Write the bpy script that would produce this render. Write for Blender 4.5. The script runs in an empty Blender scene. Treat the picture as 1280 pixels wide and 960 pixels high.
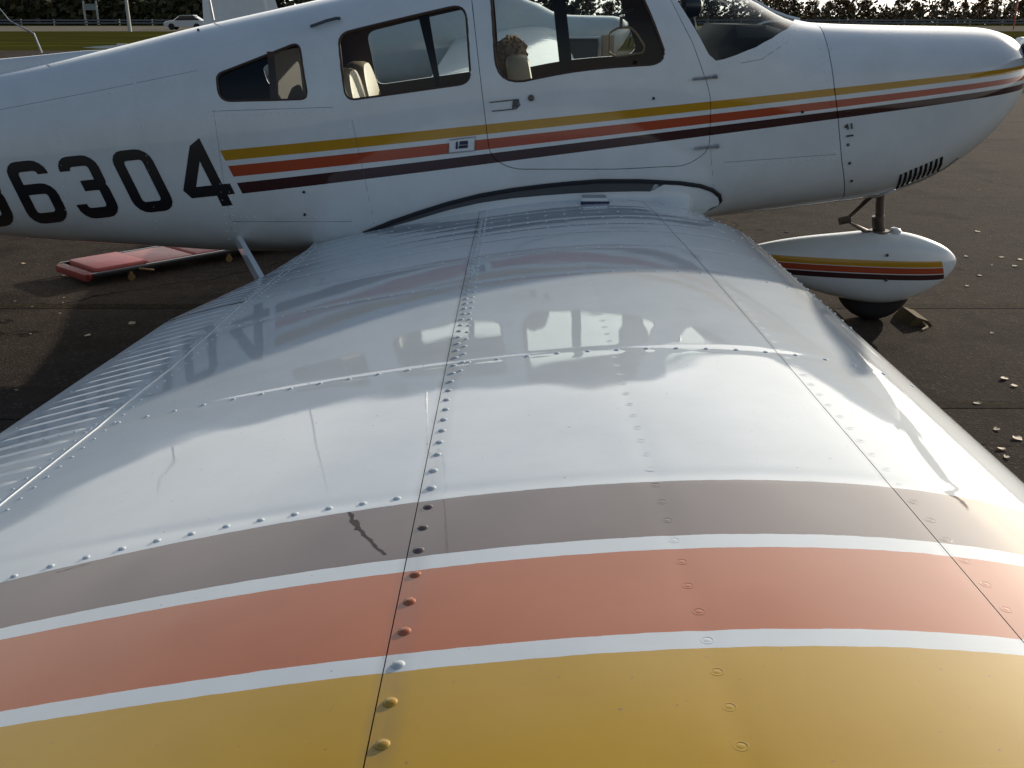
import bpy, bmesh, math, random
import numpy as np
from mathutils import Vector, Matrix, Quaternion
from mathutils.geometry import delaunay_2d_cdt
random.seed(7); RNG = np.random.default_rng(7)
R = math.radians
scene = bpy.context.scene
COL = scene.collection

# ------------------------------------------------------------------ camera
FPX = 1300.0; CAM_H = 1.42; PITCH = R(19.5)
cam_d = bpy.data.cameras.new('camera'); cam = bpy.data.objects.new('camera', cam_d); COL.objects.link(cam)
cam_d.sensor_width = 36; cam_d.lens = 36 * FPX / 1280; cam_d.clip_start = 0.02; cam_d.clip_end = 5000
cam.location = (0, 0, CAM_H); cam.rotation_euler = (R(90) - PITCH, 0, 0)
scene.camera = cam

# ------------------------------------------------------------------ light
SUN_AZ, SUN_EL = R(52), R(14.5)          # azimuth from +X (nose) towards +Y (far side)
sdir = Vector((math.cos(SUN_EL) * math.cos(SUN_AZ), math.cos(SUN_EL) * math.sin(SUN_AZ), math.sin(SUN_EL)))
sl = bpy.data.lights.new('sun', 'SUN'); sl.energy = 4.6; sl.angle = R(0.6); sl.color = (1.0, 0.90, 0.76)
so = bpy.data.objects.new('sun', sl); COL.objects.link(so)
so.rotation_euler = sdir.to_track_quat('Z', 'Y').to_euler(); so.location = (20, 20, 30)

w = bpy.data.worlds.new('World'); scene.world = w; w.use_nodes = True
nt = w.node_tree; nt.nodes.clear()
def wn(t, **k):
    n = nt.nodes.new(t)
    for a, v in k.items(): setattr(n, a, v)
    return n
sky = wn('ShaderNodeTexSky'); sky.sky_type = 'NISHITA'; sky.sun_disc = False
sky.sun_elevation = SUN_EL; sky.sun_rotation = R(90) - SUN_AZ
sky.air_density = 1.0; sky.dust_density = 2.0; sky.ozone_density = 1.5
bg = wn('ShaderNodeBackground'); bg.inputs[1].default_value = 0.122
out = wn('ShaderNodeOutputWorld')
tc = wn('ShaderNodeTexCoord'); sep = wn('ShaderNodeSeparateXYZ')
nt.links.new(tc.outputs['Generated'], sep.inputs[0])
zc_ = wn('ShaderNodeMath', operation='MAXIMUM'); zc_.inputs[1].default_value = 0.0
nt.links.new(sep.outputs[2], zc_.inputs[0])
za = wn('ShaderNodeMath', operation='ADD'); za.inputs[1].default_value = 0.22; nt.links.new(zc_.outputs[0], za.inputs[0])
dv = wn('ShaderNodeVectorMath', operation='DIVIDE'); nt.links.new(tc.outputs['Generated'], dv.inputs[0])
cb = wn('ShaderNodeCombineXYZ'); cb.inputs[2].default_value = 1
nt.links.new(za.outputs[0], cb.inputs[0]); nt.links.new(za.outputs[0], cb.inputs[1]); nt.links.new(cb.outputs[0], dv.inputs[1])
nz = wn('ShaderNodeTexNoise'); nz.inputs['Scale'].default_value = .62; nz.inputs['Detail'].default_value = 5; nz.inputs['Roughness'].default_value = .45
nt.links.new(dv.outputs[0], nz.inputs[0])
rp = wn('ShaderNodeValToRGB'); rp.color_ramp.elements[0].position = .36; rp.color_ramp.elements[1].position = .66
el_ = wn('ShaderNodeMath', operation='MULTIPLY_ADD'); nt.links.new(zc_.outputs[0], el_.inputs[0]); el_.inputs[1].default_value = -.95; el_.inputs[2].default_value = .34
ea_ = wn('ShaderNodeMath', operation='ADD'); nt.links.new(nz.outputs[0], ea_.inputs[0]); nt.links.new(el_.outputs[0], ea_.inputs[1]); nt.links.new(ea_.outputs[0], rp.inputs[0])
CLOUD = 0.85
mf = wn('ShaderNodeMath', operation='MULTIPLY'); mf.inputs[1].default_value = CLOUD; nt.links.new(rp.outputs[0], mf.inputs[0])
mx = wn('ShaderNodeMixRGB'); nt.links.new(mf.outputs[0], mx.inputs[0]); nt.links.new(sky.outputs[0], mx.inputs[1])
# thin cloud scatters forward: brighter towards the sun, dimmer opposite
dt = wn('ShaderNodeVectorMath', operation='DOT_PRODUCT'); nrmz = wn('ShaderNodeVectorMath', operation='NORMALIZE'); nt.links.new(tc.outputs['Generated'], nrmz.inputs[0])
nt.links.new(nrmz.outputs[0], dt.inputs[0]); dt.inputs[1].default_value = sdir
h1 = wn('ShaderNodeMath', operation='MULTIPLY_ADD'); nt.links.new(dt.outputs['Value'], h1.inputs[0]); h1.inputs[1].default_value = .5; h1.inputs[2].default_value = .5
h2 = wn('ShaderNodeMath', operation='POWER'); nt.links.new(h1.outputs[0], h2.inputs[0]); h2.inputs[1].default_value = 2.2
h3 = wn('ShaderNodeMath', operation='MULTIPLY_ADD'); nt.links.new(h2.outputs[0], h3.inputs[0]); h3.inputs[1].default_value = 15.5; h3.inputs[2].default_value = 2.4
cc_ = wn('ShaderNodeMixRGB', blend_type='MULTIPLY'); cc_.inputs[0].default_value = 1; cc_.inputs[1].default_value = (1.0, .985, .93, 1); nt.links.new(h3.outputs[0], cc_.inputs[2]); nt.links.new(cc_.outputs[0], mx.inputs[2])
nt.links.new(mx.outputs[0], bg.inputs[0]); nt.links.new(bg.outputs[0], out.inputs[0])

scene.view_settings.view_transform = 'Standard'; scene.view_settings.look = 'None'
scene.view_settings.exposure = 0.0; scene.view_settings.gamma = 1.0
scene.render.engine = 'CYCLES'
scene.cycles.max_bounces = 10; scene.cycles.transparent_max_bounces = 16; scene.cycles.caustics_reflective = False; scene.cycles.caustics_refractive = False

# ------------------------------------------------------------------ helpers
def ray(u, v):
    dx = (u - 640) / FPX; d = (v - 480) / FPX
    return dx, math.cos(PITCH) - d * math.sin(PITCH), -math.sin(PITCH) - d * math.cos(PITCH)
def atY(u, v, Y):
    r = ray(u, v); t = Y / r[1]; return Vector((r[0] * t, Y, CAM_H + r[2] * t))
def atZ(u, v, Z):
    r = ray(u, v); t = (Z - CAM_H) / r[2]; return Vector((r[0] * t, r[1] * t, Z))
def mesh(name, verts, faces, smooth=True, mats=None, fm=None, sharp=None):
    m = bpy.data.meshes.new(name)
    m.from_pydata([tuple(map(float, q)) for q in verts], [], [tuple(map(int, f)) for f in faces])
    if fm is not None: m.polygons.foreach_set('material_index', list(map(int, fm)))
    for mm in (mats or []): m.materials.append(mm)
    m.polygons.foreach_set('use_smooth', [smooth] * len(m.polygons))
    m.update()
    if sharp and smooth: m.set_sharp_from_angle(angle=R(sharp))
    return m
def link(name, m, parent=None):
    o = bpy.data.objects.new(name, m); COL.objects.link(o)
    if parent is not None: o.parent = parent; o.matrix_parent_inverse = parent.matrix_world.inverted()
    return o
def tag(o, label=None, cat=None, group=None, kind=None):
    if label: o['label'] = label
    if cat: o['category'] = cat
    if group: o['group'] = group
    if kind: o['kind'] = kind
    return o
def empty(name, loc=(0, 0, 0), rz=0):
    o = bpy.data.objects.new(name, None); COL.objects.link(o); o.location = loc; o.rotation_euler = (0, 0, rz)
    o.empty_display_size = .2
    bpy.context.view_layer.update()
    return o
class MB:
    def __init__(s): s.v = []; s.f = []; s.m = []
    def add(s, vs, fs, mi=0):
        b = len(s.v); s.v += [tuple(q) for q in vs]; s.f += [tuple(b + i for i in f) for f in fs]; s.m += [mi] * len(fs)
    def box(s, c, sz, mi=0, rot=None, taper=1):
        hx, hy, hz = sz[0] / 2, sz[1] / 2, sz[2] / 2
        P = [Vector((x * hx * (taper if z > 0 else 1), y * hy * (taper if z > 0 else 1), z * hz)) for z in (-1, 1) for y in (-1, 1) for x in (-1, 1)]
        if rot is not None: P = [rot @ p for p in P]
        P = [p + Vector(c) for p in P]
        s.add(P, [(0, 2, 3, 1), (4, 5, 7, 6), (0, 1, 5, 4), (2, 6, 7, 3), (0, 4, 6, 2), (1, 3, 7, 5)], mi)
    def tube(s, pts, r, n=8, mi=0, caps=True):
        pts = [Vector(p) for p in pts]; rr = r if isinstance(r, (list, tuple)) else [r] * len(pts)
        vs = []; up = Vector((0.03, 0.1, 1))
        for i, p in enumerate(pts):
            t = (pts[min(i + 1, len(pts) - 1)] - pts[max(i - 1, 0)]).normalized()
            a = t.cross(up);
            if a.length < 1e-3: a = t.cross(Vector((1, 0, 0)))
            a.normalize(); b = t.cross(a)
            for k in range(n):
                q = 2 * math.pi * k / n; vs.append(p + (a * math.cos(q) + b * math.sin(q)) * rr[i])
        fs = [(i * n + k, i * n + (k + 1) % n, (i + 1) * n + (k + 1) % n, (i + 1) * n + k) for i in range(len(pts) - 1) for k in range(n)]
        if caps: fs += [tuple(range(n))[::-1], tuple((len(pts) - 1) * n + k for k in range(n))]
        s.add(vs, fs, mi)
    def lathe(s, prof, axis_o, axis_d, n=20, mi=0):
        d = Vector(axis_d).normalized(); a = d.orthogonal().normalized(); b = d.cross(a); o = Vector(axis_o)
        vs = [o + d * h + (a * math.cos(2 * math.pi * k / n) + b * math.sin(2 * math.pi * k / n)) * r for (h, r) in prof for k in range(n)]
        fs = [(i * n + k, i * n + (k + 1) % n, (i + 1) * n + (k + 1) % n, (i + 1) * n + k) for i in range(len(prof) - 1) for k in range(n)]
        fs += [tuple(range(n))[::-1], tuple((len(prof) - 1) * n + k for k in range(n))]
        s.add(vs, fs, mi)
    def build(s, name, mat, parent=None, smooth=True, sharp=40):
        mats = mat if isinstance(mat, (list, tuple)) else [mat]
        return link(name, mesh(name, s.v, s.f, smooth, mats, s.m, sharp), parent)

# ------------------------------------------------------------------ materials
def mat(name, col=(.5, .5, .5), rough=.5, metal=0, coat=0, spec=.5, bump=0, bscale=200, var=0, vscale=3, coat_rough=.03):
    m = bpy.data.materials.new(name); m.use_nodes = True; t = m.node_tree; p = t.nodes['Principled BSDF']
    p.inputs['Base Color'].default_value = (*col, 1); p.inputs['Roughness'].default_value = rough; p.inputs['Metallic'].default_value = metal
    p.inputs['Coat Weight'].default_value = coat; p.inputs['Coat Roughness'].default_value = coat_rough; p.inputs['Specular IOR Level'].default_value = spec
    g = t.nodes.new('ShaderNodeNewGeometry')
    if var:
        n = t.nodes.new('ShaderNodeTexNoise'); n.inputs['Scale'].default_value = vscale; n.inputs['Detail'].default_value = 6; n.inputs['Roughness'].default_value = .6
        t.links.new(g.outputs['Position'], n.inputs[0])
        r = t.nodes.new('ShaderNodeMapRange'); r.inputs[1].default_value = .3; r.inputs[2].default_value = .7; r.inputs[3].default_value = 1 - var; r.inputs[4].default_value = 1 + var
        t.links.new(n.outputs[0], r.inputs[0])
        h = t.nodes.new('ShaderNodeMixRGB'); h.blend_type = 'MULTIPLY'; h.inputs[0].default_value = 1; h.inputs[1].default_value = (*col, 1)
        t.links.new(r.outputs[0], h.inputs[2]); t.links.new(h.outputs[0], p.inputs['Base Color'])
    if bump:
        n = t.nodes.new('ShaderNodeTexNoise'); n.inputs['Scale'].default_value = bscale; n.inputs['Detail'].default_value = 4
        t.links.new(g.outputs['Position'], n.inputs[0])
        b = t.nodes.new('ShaderNodeBump'); b.inputs['Strength'].default_value = bump; b.inputs['Distance'].default_value = .002
        t.links.new(n.outputs[0], b.inputs['Height']); t.links.new(b.outputs[0], p.inputs['Normal'])
        if coat: t.links.new(b.outputs[0], p.inputs['Coat Normal'])
    return m
class NT:
    def __init__(s, m): s.t = m.node_tree
    def n(s, ty, **k):
        x = s.t.nodes.new(ty)
        for a, v in k.items(): setattr(x, a, v)
        return x
    def l(s, a, b): s.t.links.new(a, b)
    def math(s, op, a, b=0.0, c=0.0, clamp=False):
        x = s.n('ShaderNodeMath', operation=op); x.use_clamp = clamp
        for i, q in enumerate((a, b, c)):
            if hasattr(q, 'is_linked'): s.l(q, x.inputs[i])
            else: x.inputs[i].default_value = q
        return x.outputs[0]
    def mix(s, f, a, b, mode='MIX'):
        x = s.n('ShaderNodeMixRGB', blend_type=mode)
        for i, q in enumerate((f, a, b)):
            if hasattr(q, 'is_linked'): s.l(q, x.inputs[i])
            else: x.inputs[i].default_value = q if not isinstance(q, tuple) else (*q, 1)
        return x.outputs[0]
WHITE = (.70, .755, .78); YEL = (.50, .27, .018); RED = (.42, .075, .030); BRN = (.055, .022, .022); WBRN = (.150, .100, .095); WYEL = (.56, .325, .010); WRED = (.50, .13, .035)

def paint_base(m, rough, coat_rough, canning=3.5, can_amt=90.0):
    N = NT(m); p = m.node_tree.nodes['Principled BSDF']
    p.inputs['Roughness'].default_value = rough; p.inputs['Coat Weight'].default_value = 1; p.inputs['Coat Roughness'].default_value = coat_rough
    p.inputs['Specular IOR Level'].default_value = .04; p.inputs['Coat IOR'].default_value = 1.55
    g = N.n('ShaderNodeNewGeometry')
    n2 = N.n('ShaderNodeTexNoise'); n2.inputs['Scale'].default_value = 260; n2.inputs['Detail'].default_value = 2
    N.l(g.outputs['Position'], n2.inputs[0])
    b = N.n('ShaderNodeBump'); b.inputs['Strength'].default_value = .035; b.inputs['Distance'].default_value = .0005
    n3 = N.n('ShaderNodeTexNoise'); n3.inputs['Scale'].default_value = canning; n3.inputs['Detail'].default_value = 1; N.l(g.outputs['Position'], n3.inputs[0])
    N.l(N.math('ADD', n2.outputs[0], N.math('MULTIPLY', n3.outputs[0], can_amt)), b.inputs['Height']); N.l(b.outputs[0], p.inputs['Normal']); N.l(b.outputs[0], p.inputs['Coat Normal'])
    # faint grime
    n = N.n('ShaderNodeTexNoise'); n.inputs['Scale'].default_value = 5; n.inputs['Detail'].default_value = 8; n.inputs['Roughness'].default_value = .65
    N.l(g.outputs['Position'], n.inputs[0])
    gr = N.n('ShaderNodeMapRange'); gr.inputs[1].default_value = .35; gr.inputs[2].default_value = .75; gr.inputs[3].default_value = 1.0; gr.inputs[4].default_value = .88
    N.l(n.outputs[0], gr.inputs[0])
    s = N.n('ShaderNodeSeparateXYZ'); N.l(g.outputs['Position'], s.inputs[0])
    return N, p, s, gr.outputs[0]
def bands(N, q, edges, cols, base):
    c = base
    for (a, b), col in zip(edges, cols):
        f = N.math('MULTIPLY', N.math('GREATER_THAN', q, a), N.math('LESS_THAN', q, b))
        c = N.mix(f, c, col)
    return c
def wing_paint():
    m = bpy.data.materials.new('wing_paint'); m.use_nodes = True
    N, p, s, gr = paint_base(m, .6, .014, 9.0, 3.0)
    # stripe edges converge very slightly towards the nose
    xm = N.math('MINIMUM', s.outputs[0], 0.0); q = N.math('ADD', s.outputs[1], N.math('MULTIPLY', N.math('SUBTRACT', s.outputs[1], .93), N.math('MULTIPLY', N.math('MULTIPLY', xm, xm), .234)))
    g = N.n('ShaderNodeNewGeometry'); wb = N.n('ShaderNodeTexNoise'); wb.inputs['Scale'].default_value = 38; wb.inputs['Detail'].default_value = 5; N.l(g.outputs['Position'], wb.inputs[0])
    q = N.math('ADD', q, N.math('MULTIPLY', N.math('SUBTRACT', wb.outputs[0], .5), .004))
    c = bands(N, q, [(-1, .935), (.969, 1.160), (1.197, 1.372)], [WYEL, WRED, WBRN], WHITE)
    c = N.mix(1, c, gr, 'MULTIPLY')
    # grime gathered along the skin laps, fine scratches and specks
    gn = N.n('ShaderNodeTexNoise'); gn.inputs['Scale'].default_value = 22; gn.inputs['Detail'].default_value = 7; N.l(g.outputs['Position'], gn.inputs[0])
    for xs_, wd_ in ((-.137, .011), (.551, .008), (-.122, .020)):
        d = N.math('ABSOLUTE', N.math('SUBTRACT', s.outputs[0], xs_)); f = N.math('MULTIPLY', N.math('SUBTRACT', 1.0, N.math('DIVIDE', d, wd_), clamp=True), N.math('MULTIPLY', gn.outputs[0], .42))
        c = N.mix(f, c, (.12, .11, .10))
    sp = N.n('ShaderNodeTexNoise'); sp.inputs['Scale'].default_value = 95; sp.inputs['Detail'].default_value = 3; N.l(g.outputs['Position'], sp.inputs[0])
    c = N.mix(N.math('MULTIPLY', N.math('GREATER_THAN', sp.outputs[0], .735), .45), c, (.16, .14, .12))
    N.l(c, p.inputs['Base Color'])
    return m
M = {}
M['white'] = bpy.data.materials.new('white_paint'); M['white'].use_nodes = True
N, p, s, gr = paint_base(M['white'], .35, .05); N.l(N.mix(1, WHITE, gr, 'MULTIPLY'), p.inputs['Base Color'])
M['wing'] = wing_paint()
M['trim'] = mat('brown_interior_trim', (.055, .032, .022), .7, bump=.3, bscale=90)
M['dark'] = mat('dark_cavity', (.012, .012, .013), .8)
M['rubber'] = mat('black_rubber', (.012, .013, .017), .55)
M['grey'] = mat('grey_gap_panel', (.07, .075, .085), .5)
M['metal'] = mat('worn_steel', (.45, .45, .46), .35, .9, var=.2, vscale=40)
M['dkmetal'] = mat('oily_steel', (.13, .105, .09), .45, .6, var=.3, vscale=30)
M['black'] = mat('black_paint', (.010, .010, .014), .35, coat=.6)
M['yellow'] = mat('yellow_paint', YEL, .4, coat=.8); M['red'] = mat('red_paint', RED, .4, coat=.8); M['brown'] = mat('brown_paint', BRN, .4, coat=.8)
M['cream'] = mat('cream_vinyl', (.46, .35, .22), .5, bump=.3, bscale=60, var=.12, vscale=12)
M['fleece'] = mat('brown_fleece', (.30, .19, .10), .95, bump=1, bscale=160, var=.4, vscale=60)
M['strap'] = mat('black_webbing', (.012, .012, .016), .8)
M['dash'] = mat('dark_dash', (.012, .011, .011), .75, bump=.2)
M['tyre'] = mat('tyre_rubber', (.018, .017, .017), .85, bump=.4, bscale=120)
M['blue'] = mat('dark_blue_print', (.015, .02, .07), .4)
M['pink'] = mat('red_vinyl_pad', (.46, .16, .14), .45, var=.15, vscale=14)
M['brass'] = mat('yellow_caster', (.20, .13, .06), .4, .3)
M['chock'] = mat('worn_yellow_wood', (.10, .07, .03), .9, spec=.1, var=.3, vscale=25)
M['headpad'] = mat('darker_red_vinyl_pad', (.34, .075, .07), .45, var=.15, vscale=14)
M['streak'] = mat('dark_brown_streak', (.060, .042, .038), .7, var=.3, vscale=60)  # dark brown for the thin streak ribbons on the wing
M['dkred'] = mat('dull_red_paint', (.20, .028, .022), .5, var=.2, vscale=20)
M['bark'] = mat('bark', (.06, .045, .035), .9, bump=.6, bscale=25)
M['concrete'] = mat('pale_wood', (.45, .45, .42), .8)
M['carw'] = mat('silver_white_car_paint', (.55, .58, .62), .3, coat=1)
M['cglass'] = mat('dark_glass', (.01, .012, .014), .08, coat=1)
def glass_mat():
    m = bpy.data.materials.new('perspex'); m.use_nodes = True; N = NT(m); t = m.node_tree; t.nodes.remove(t.nodes['Principled BSDF'])
    tr = N.n('ShaderNodeBsdfTransparent'); tr.inputs[0].default_value = (.80, .84, .82, 1)
    gl = N.n('ShaderNodeBsdfGlossy'); gl.inputs['Roughness'].default_value = .02
    fr = N.n('ShaderNodeFresnel'); g = N.n('ShaderNodeNewGeometry'); N.l(N.math('MULTIPLY_ADD', g.outputs['Backfacing'], 1 / 1.42 - 1.42, 1.42), fr.inputs[0]); nn = N.n('ShaderNodeTexNoise'); nn.inputs['Scale'].default_value = 5; N.l(g.outputs['Position'], nn.inputs[0])
    b = N.n('ShaderNodeBump'); b.inputs['Strength'].default_value = .1; b.inputs['Distance'].default_value = .02; N.l(nn.outputs[0], b.inputs['Height']); N.l(b.outputs[0], gl.inputs['Normal'])
    mx = N.n('ShaderNodeMixShader'); N.l(fr.outputs[0], mx.inputs[0]); N.l(tr.outputs[0], mx.inputs[1]); N.l(gl.outputs[0], mx.inputs[2])
    N.l(mx.outputs[0], t.nodes['Material Output'].inputs[0]); return m
M['glass'] = glass_mat()

def asphalt():
    m = bpy.data.materials.new('asphalt'); m.use_nodes = True; N = NT(m); p = m.node_tree.nodes['Principled BSDF']
    g = N.n('ShaderNodeNewGeometry')
    def noise(sc, de=6, ro=.6):
        n = N.n('ShaderNodeTexNoise'); n.inputs['Scale'].default_value = sc; n.inputs['Detail'].default_value = de; n.inputs['Roughness'].default_value = ro
        N.l(g.outputs['Position'], n.inputs[0]); return n.outputs[0]
    big, mid, fine = noise(.7), noise(9), noise(140, 3)
    v = N.n('ShaderNodeTexVoronoi'); v.inputs['Scale'].default_value = 95; N.l(g.outputs['Position'], v.inputs[0])
    a = N.math('ADD', N.math('MULTIPLY', big, .6), N.math('ADD', N.math('MULTIPLY', mid, .5), N.math('MULTIPLY', fine, .7)))
    r = N.n('ShaderNodeValToRGB'); e = r.color_ramp.elements; e[0].position = .62; e[0].color = (.019, .0150, .0115, 1); e[1].position = 1.15 if False else 1.0; e[1].color = (.062, .048, .038, 1)
    N.l(a, r.inputs[0])
    sepc = N.n('ShaderNodeSeparateColor'); N.l(v.outputs['Color'], sepc.inputs[0])
    chip = N.math('GREATER_THAN', sepc.outputs[0], .93)
    c = N.mix(N.math('MULTIPLY', chip, .35), r.outputs[0], (.15, .125, .10))
    mpn = N.n('ShaderNodeTexNoise'); mpn.inputs['Scale'].default_value = 1.6; mpn.inputs['Detail'].default_value = 6; N.l(g.outputs['Position'], mpn.inputs[0])
    wv = N.n('ShaderNodeVectorMath', operation='ADD'); sc_ = N.n('ShaderNodeVectorMath', operation='SCALE'); sc_.inputs['Scale'].default_value = .9; N.l(mpn.outputs['Color'], sc_.inputs[0]); N.l(g.outputs['Position'], wv.inputs[0]); N.l(sc_.outputs[0], wv.inputs[1])
    cr = N.n('ShaderNodeTexVoronoi', feature='DISTANCE_TO_EDGE'); cr.inputs['Scale'].default_value = .42; N.l(wv.outputs[0], cr.inputs[0])
    crack = N.math('MULTIPLY', N.math('LESS_THAN', cr.outputs['Distance'], .0045), N.math('GREATER_THAN', mid, .47))
    c = N.mix(N.math('MULTIPLY', crack, .75), c, (.008, .007, .006))
    st_ = N.n('ShaderNodeMapRange'); st_.inputs[1].default_value = .56; st_.inputs[2].default_value = .68; st_.inputs[3].default_value = 0; st_.inputs[4].default_value = .55; N.l(mpn.outputs[0], st_.inputs[0])
    c = N.mix(st_.outputs[0], c, (.020, .016, .013))
    N.l(c, p.inputs['Base Color']); p.inputs['Roughness'].default_value = 1.0; p.inputs['Specular IOR Level'].default_value = .04
    b = N.n('ShaderNodeBump'); b.inputs['Strength'].default_value = .8; b.inputs['Distance'].default_value = .004
    N.l(N.math('ADD', fine, N.math('MULTIPLY', v.outputs['Distance'], .6)), b.inputs['Height']); N.l(b.outputs[0], p.inputs['Normal'])
    return m
M['asphalt'] = asphalt()
def worn_line():
    m = bpy.data.materials.new('worn_yellow_line'); m.use_nodes = True; N = NT(m); p = m.node_tree.nodes['Principled BSDF']
    g = N.n('ShaderNodeNewGeometry'); n = N.n('ShaderNodeTexNoise'); n.inputs['Scale'].default_value = 34; n.inputs['Detail'].default_value = 8; n.inputs['Roughness'].default_value = .75
    N.l(g.outputs['Position'], n.inputs[0])
    r = N.n('ShaderNodeValToRGB'); r.color_ramp.elements[0].position = .50; r.color_ramp.elements[1].position = .66
    N.l(n.outputs[0], r.inputs[0]); N.l(N.mix(r.outputs[0], (.026, .021, .017), (.10, .066, .018)), p.inputs['Base Color']); p.inputs['Roughness'].default_value = 1; p.inputs['Specular IOR Level'].default_value = .04
    return m
M['line'] = worn_line()
def grass_mat(name, a, b_, c):
    m = bpy.data.materials.new(name); m.use_nodes = True; N = NT(m); p = m.node_tree.nodes['Principled BSDF']
    g = N.n('ShaderNodeNewGeometry')
    mp = N.n('ShaderNodeMapping'); mp.inputs['Scale'].default_value = (.05, .22, 1); N.l(g.outputs['Position'], mp.inputs[0])
    n = N.n('ShaderNodeTexNoise'); n.inputs['Scale'].default_value = 1; n.inputs['Detail'].default_value = 8; n.inputs['Roughness'].default_value = .7; N.l(mp.outputs[0], n.inputs[0])
    r = N.n('ShaderNodeValToRGB'); r.color_ramp.elements[0].position = .35; r.color_ramp.elements[0].color = (*a, 1); r.color_ramp.elements[1].position = .68; r.color_ramp.elements[1].color = (*c, 1)
    e = r.color_ramp.elements.new(.52); e.color = (*b_, 1)
    N.l(n.outputs[0], r.inputs[0]); N.l(r.outputs[0], p.inputs['Base Color']); p.inputs['Roughness'].default_value = 1; p.inputs['Specular IOR Level'].default_value = 0
    return m
M['grass'] = grass_mat('dry_grass', (.036, .030, .013), (.058, .056, .013), (.085, .095, .016))
M['gravel'] = mat('pale_gravel_road', (.20, .18, .14), 1, spec=0, var=.2, vscale=.5)
def leaf_mat(name, a, b_):
    m = bpy.data.materials.new(name); m.use_nodes = True; N = NT(m); p = m.node_tree.nodes['Principled BSDF']
    oi = N.n('ShaderNodeObjectInfo'); g = N.n('ShaderNodeNewGeometry')
    n = N.n('ShaderNodeTexNoise'); n.inputs['Scale'].default_value = .8; n.inputs['Detail'].default_value = 3; N.l(g.outputs['Position'], n.inputs[0])
    c = N.mix(n.outputs[0], a, b_); c = N.mix(oi.outputs['Random'], c, N.mix(1, c, (1.3, 1.0, .7), 'MULTIPLY'))
    N.l(c, p.inputs['Base Color']); p.inputs['Roughness'].default_value = .7
    return m
M['leaf'] = [leaf_mat('dark_leaves', (.018, .026, .010), (.06, .065, .022)), leaf_mat('autumn_leaves', (.06, .035, .014), (.13, .085, .03)), leaf_mat('conifer_leaves', (.012, .022, .012), (.035, .05, .022))]

# ------------------------------------------------------------------ setting
def sheet(name, x0, x1, y0, y1, z, mt, nx=1, ny=1):
    xs = np.linspace(x0, x1, nx + 1); ys = np.linspace(y0, y1, ny + 1)
    v = [(x, y, z) for y in ys for x in xs]; f = [(j * (nx + 1) + i, j * (nx + 1) + i + 1, (j + 1) * (nx + 1) + i + 1, (j + 1) * (nx + 1) + i) for j in range(ny) for i in range(nx)]
    return tag(link(name, mesh(name, v, f, False, [mt])), kind='structure')
sheet('ground', -2500, 2500, -600, 3000, -.008, M['grass'], 2, 2)
sheet('tarmac_apron', -60, 90, -30, 47, 0, M['asphalt'], 4, 4)
sheet('road', -400, 500, 106, 160, 0.0, M['gravel'])
sheet('painted_line', -14, 20, 5.17, 5.26, .0015, M['line'])
sheet('painted_line', 1.2, 20, 3.73, 3.81, .0015, M['line'])

# ------------------------------------------------------------------ airplane body surface
YC = 4.95
def table(pts, smooth=True):
    x = np.array([q[0] for q in pts], float); y = np.array([q[1] for q in pts], float)
    h = np.diff(x); d = np.diff(y) / h; mslope = np.zeros_like(y); mslope[0] = d[0]; mslope[-1] = d[-1]
    for i in range(1, len(x) - 1):
        if d[i - 1] * d[i] > 0:
            w1 = 2 * h[i] + h[i - 1]; w2 = h[i] + 2 * h[i - 1]; mslope[i] = (w1 + w2) / (w1 / d[i - 1] + w2 / d[i])
    X = np.linspace(x[0], x[-1], 3000); k = np.clip(np.searchsorted(x, X) - 1, 0, len(h) - 1); t = (X - x[k]) / h[k]
    Y = y[k] * (1 + 2 * t) * (1 - t) ** 2 + h[k] * mslope[k] * t * (1 - t) ** 2 + y[k + 1] * t * t * (3 - 2 * t) + h[k] * mslope[k + 1] * t * t * (t - 1)
    return lambda q: np.interp(q, X, Y)
ZT = table([(-5.3, .99), (-4.6, .985), (-3.4, 1.045), (-2.34, 1.178), (-1.87, 1.268), (-1.40, 1.375), (-.86, 1.486), (-.5, 1.562), (-.1, 1.635), (.3, 1.685), (.55, 1.672), (.75, 1.61), (1.0, 1.515), (1.22, 1.412), (1.32, 1.392), (1.66, 1.380), (2.05, 1.372), (2.18, 1.345), (2.26, 1.285), (2.30, 1.24)])
ZB = table([(-5.3, .76), (-4.6, .69), (-3.4, .54), (-2.21, .425), (-1.7, .405), (-1.2, .388), (-.6, .41), (0, .46), (.5, .51), (.86, .545), (1.4, .61), (1.64, .640), (1.83, .700), (2.0, .80), (2.12, .905), (2.22, 1.02), (2.30, 1.14)])
HW = table([(-5.3, .03), (-4.6, .09), (-3.4, .22), (-2.34, .345), (-1.87, .41), (-1.3, .48), (-.8, .53), (-.3, .55), (.5, .55), (1.0, .54), (1.4, .52), (1.8, .48), (2.05, .42), (2.18, .33), (2.26, .20), (2.30, .09)])
NU = table([(-5.3, 2.1), (-2.3, 2.3), (-1.2, 2.5), (-.5, 2.7), (.6, 2.8), (1.1, 2.8), (1.5, 3.2), (2.0, 2.9), (2.3, 2.2)])
NL = table([(-5.3, 2.1), (-2.3, 2.5), (-1.2, 3.3), (1.4, 3.3), (2.0, 2.6), (2.3, 2.2)])
def secp(x):
    zt, zb = ZT(x), ZB(x); zc = zb + .46 * (zt - zb); return zt, zb, zc, HW(x)
def P0(x, s):
    x = np.asarray(x, float); s = np.asarray(s, float)
    zt, zb, zc, hw = secp(x); ph = s * math.pi; c, sn = np.cos(ph), np.sin(ph)
    n = np.where(c >= 0, NU(x), NL(x)); h = np.where(c >= 0, zt - zc, zc - zb)
    r = (np.abs(sn) ** n + np.abs(c) ** n + 1e-12) ** (-1 / n)
    return np.stack([x, YC - hw * r * sn, zc + h * r * c], -1)
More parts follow.
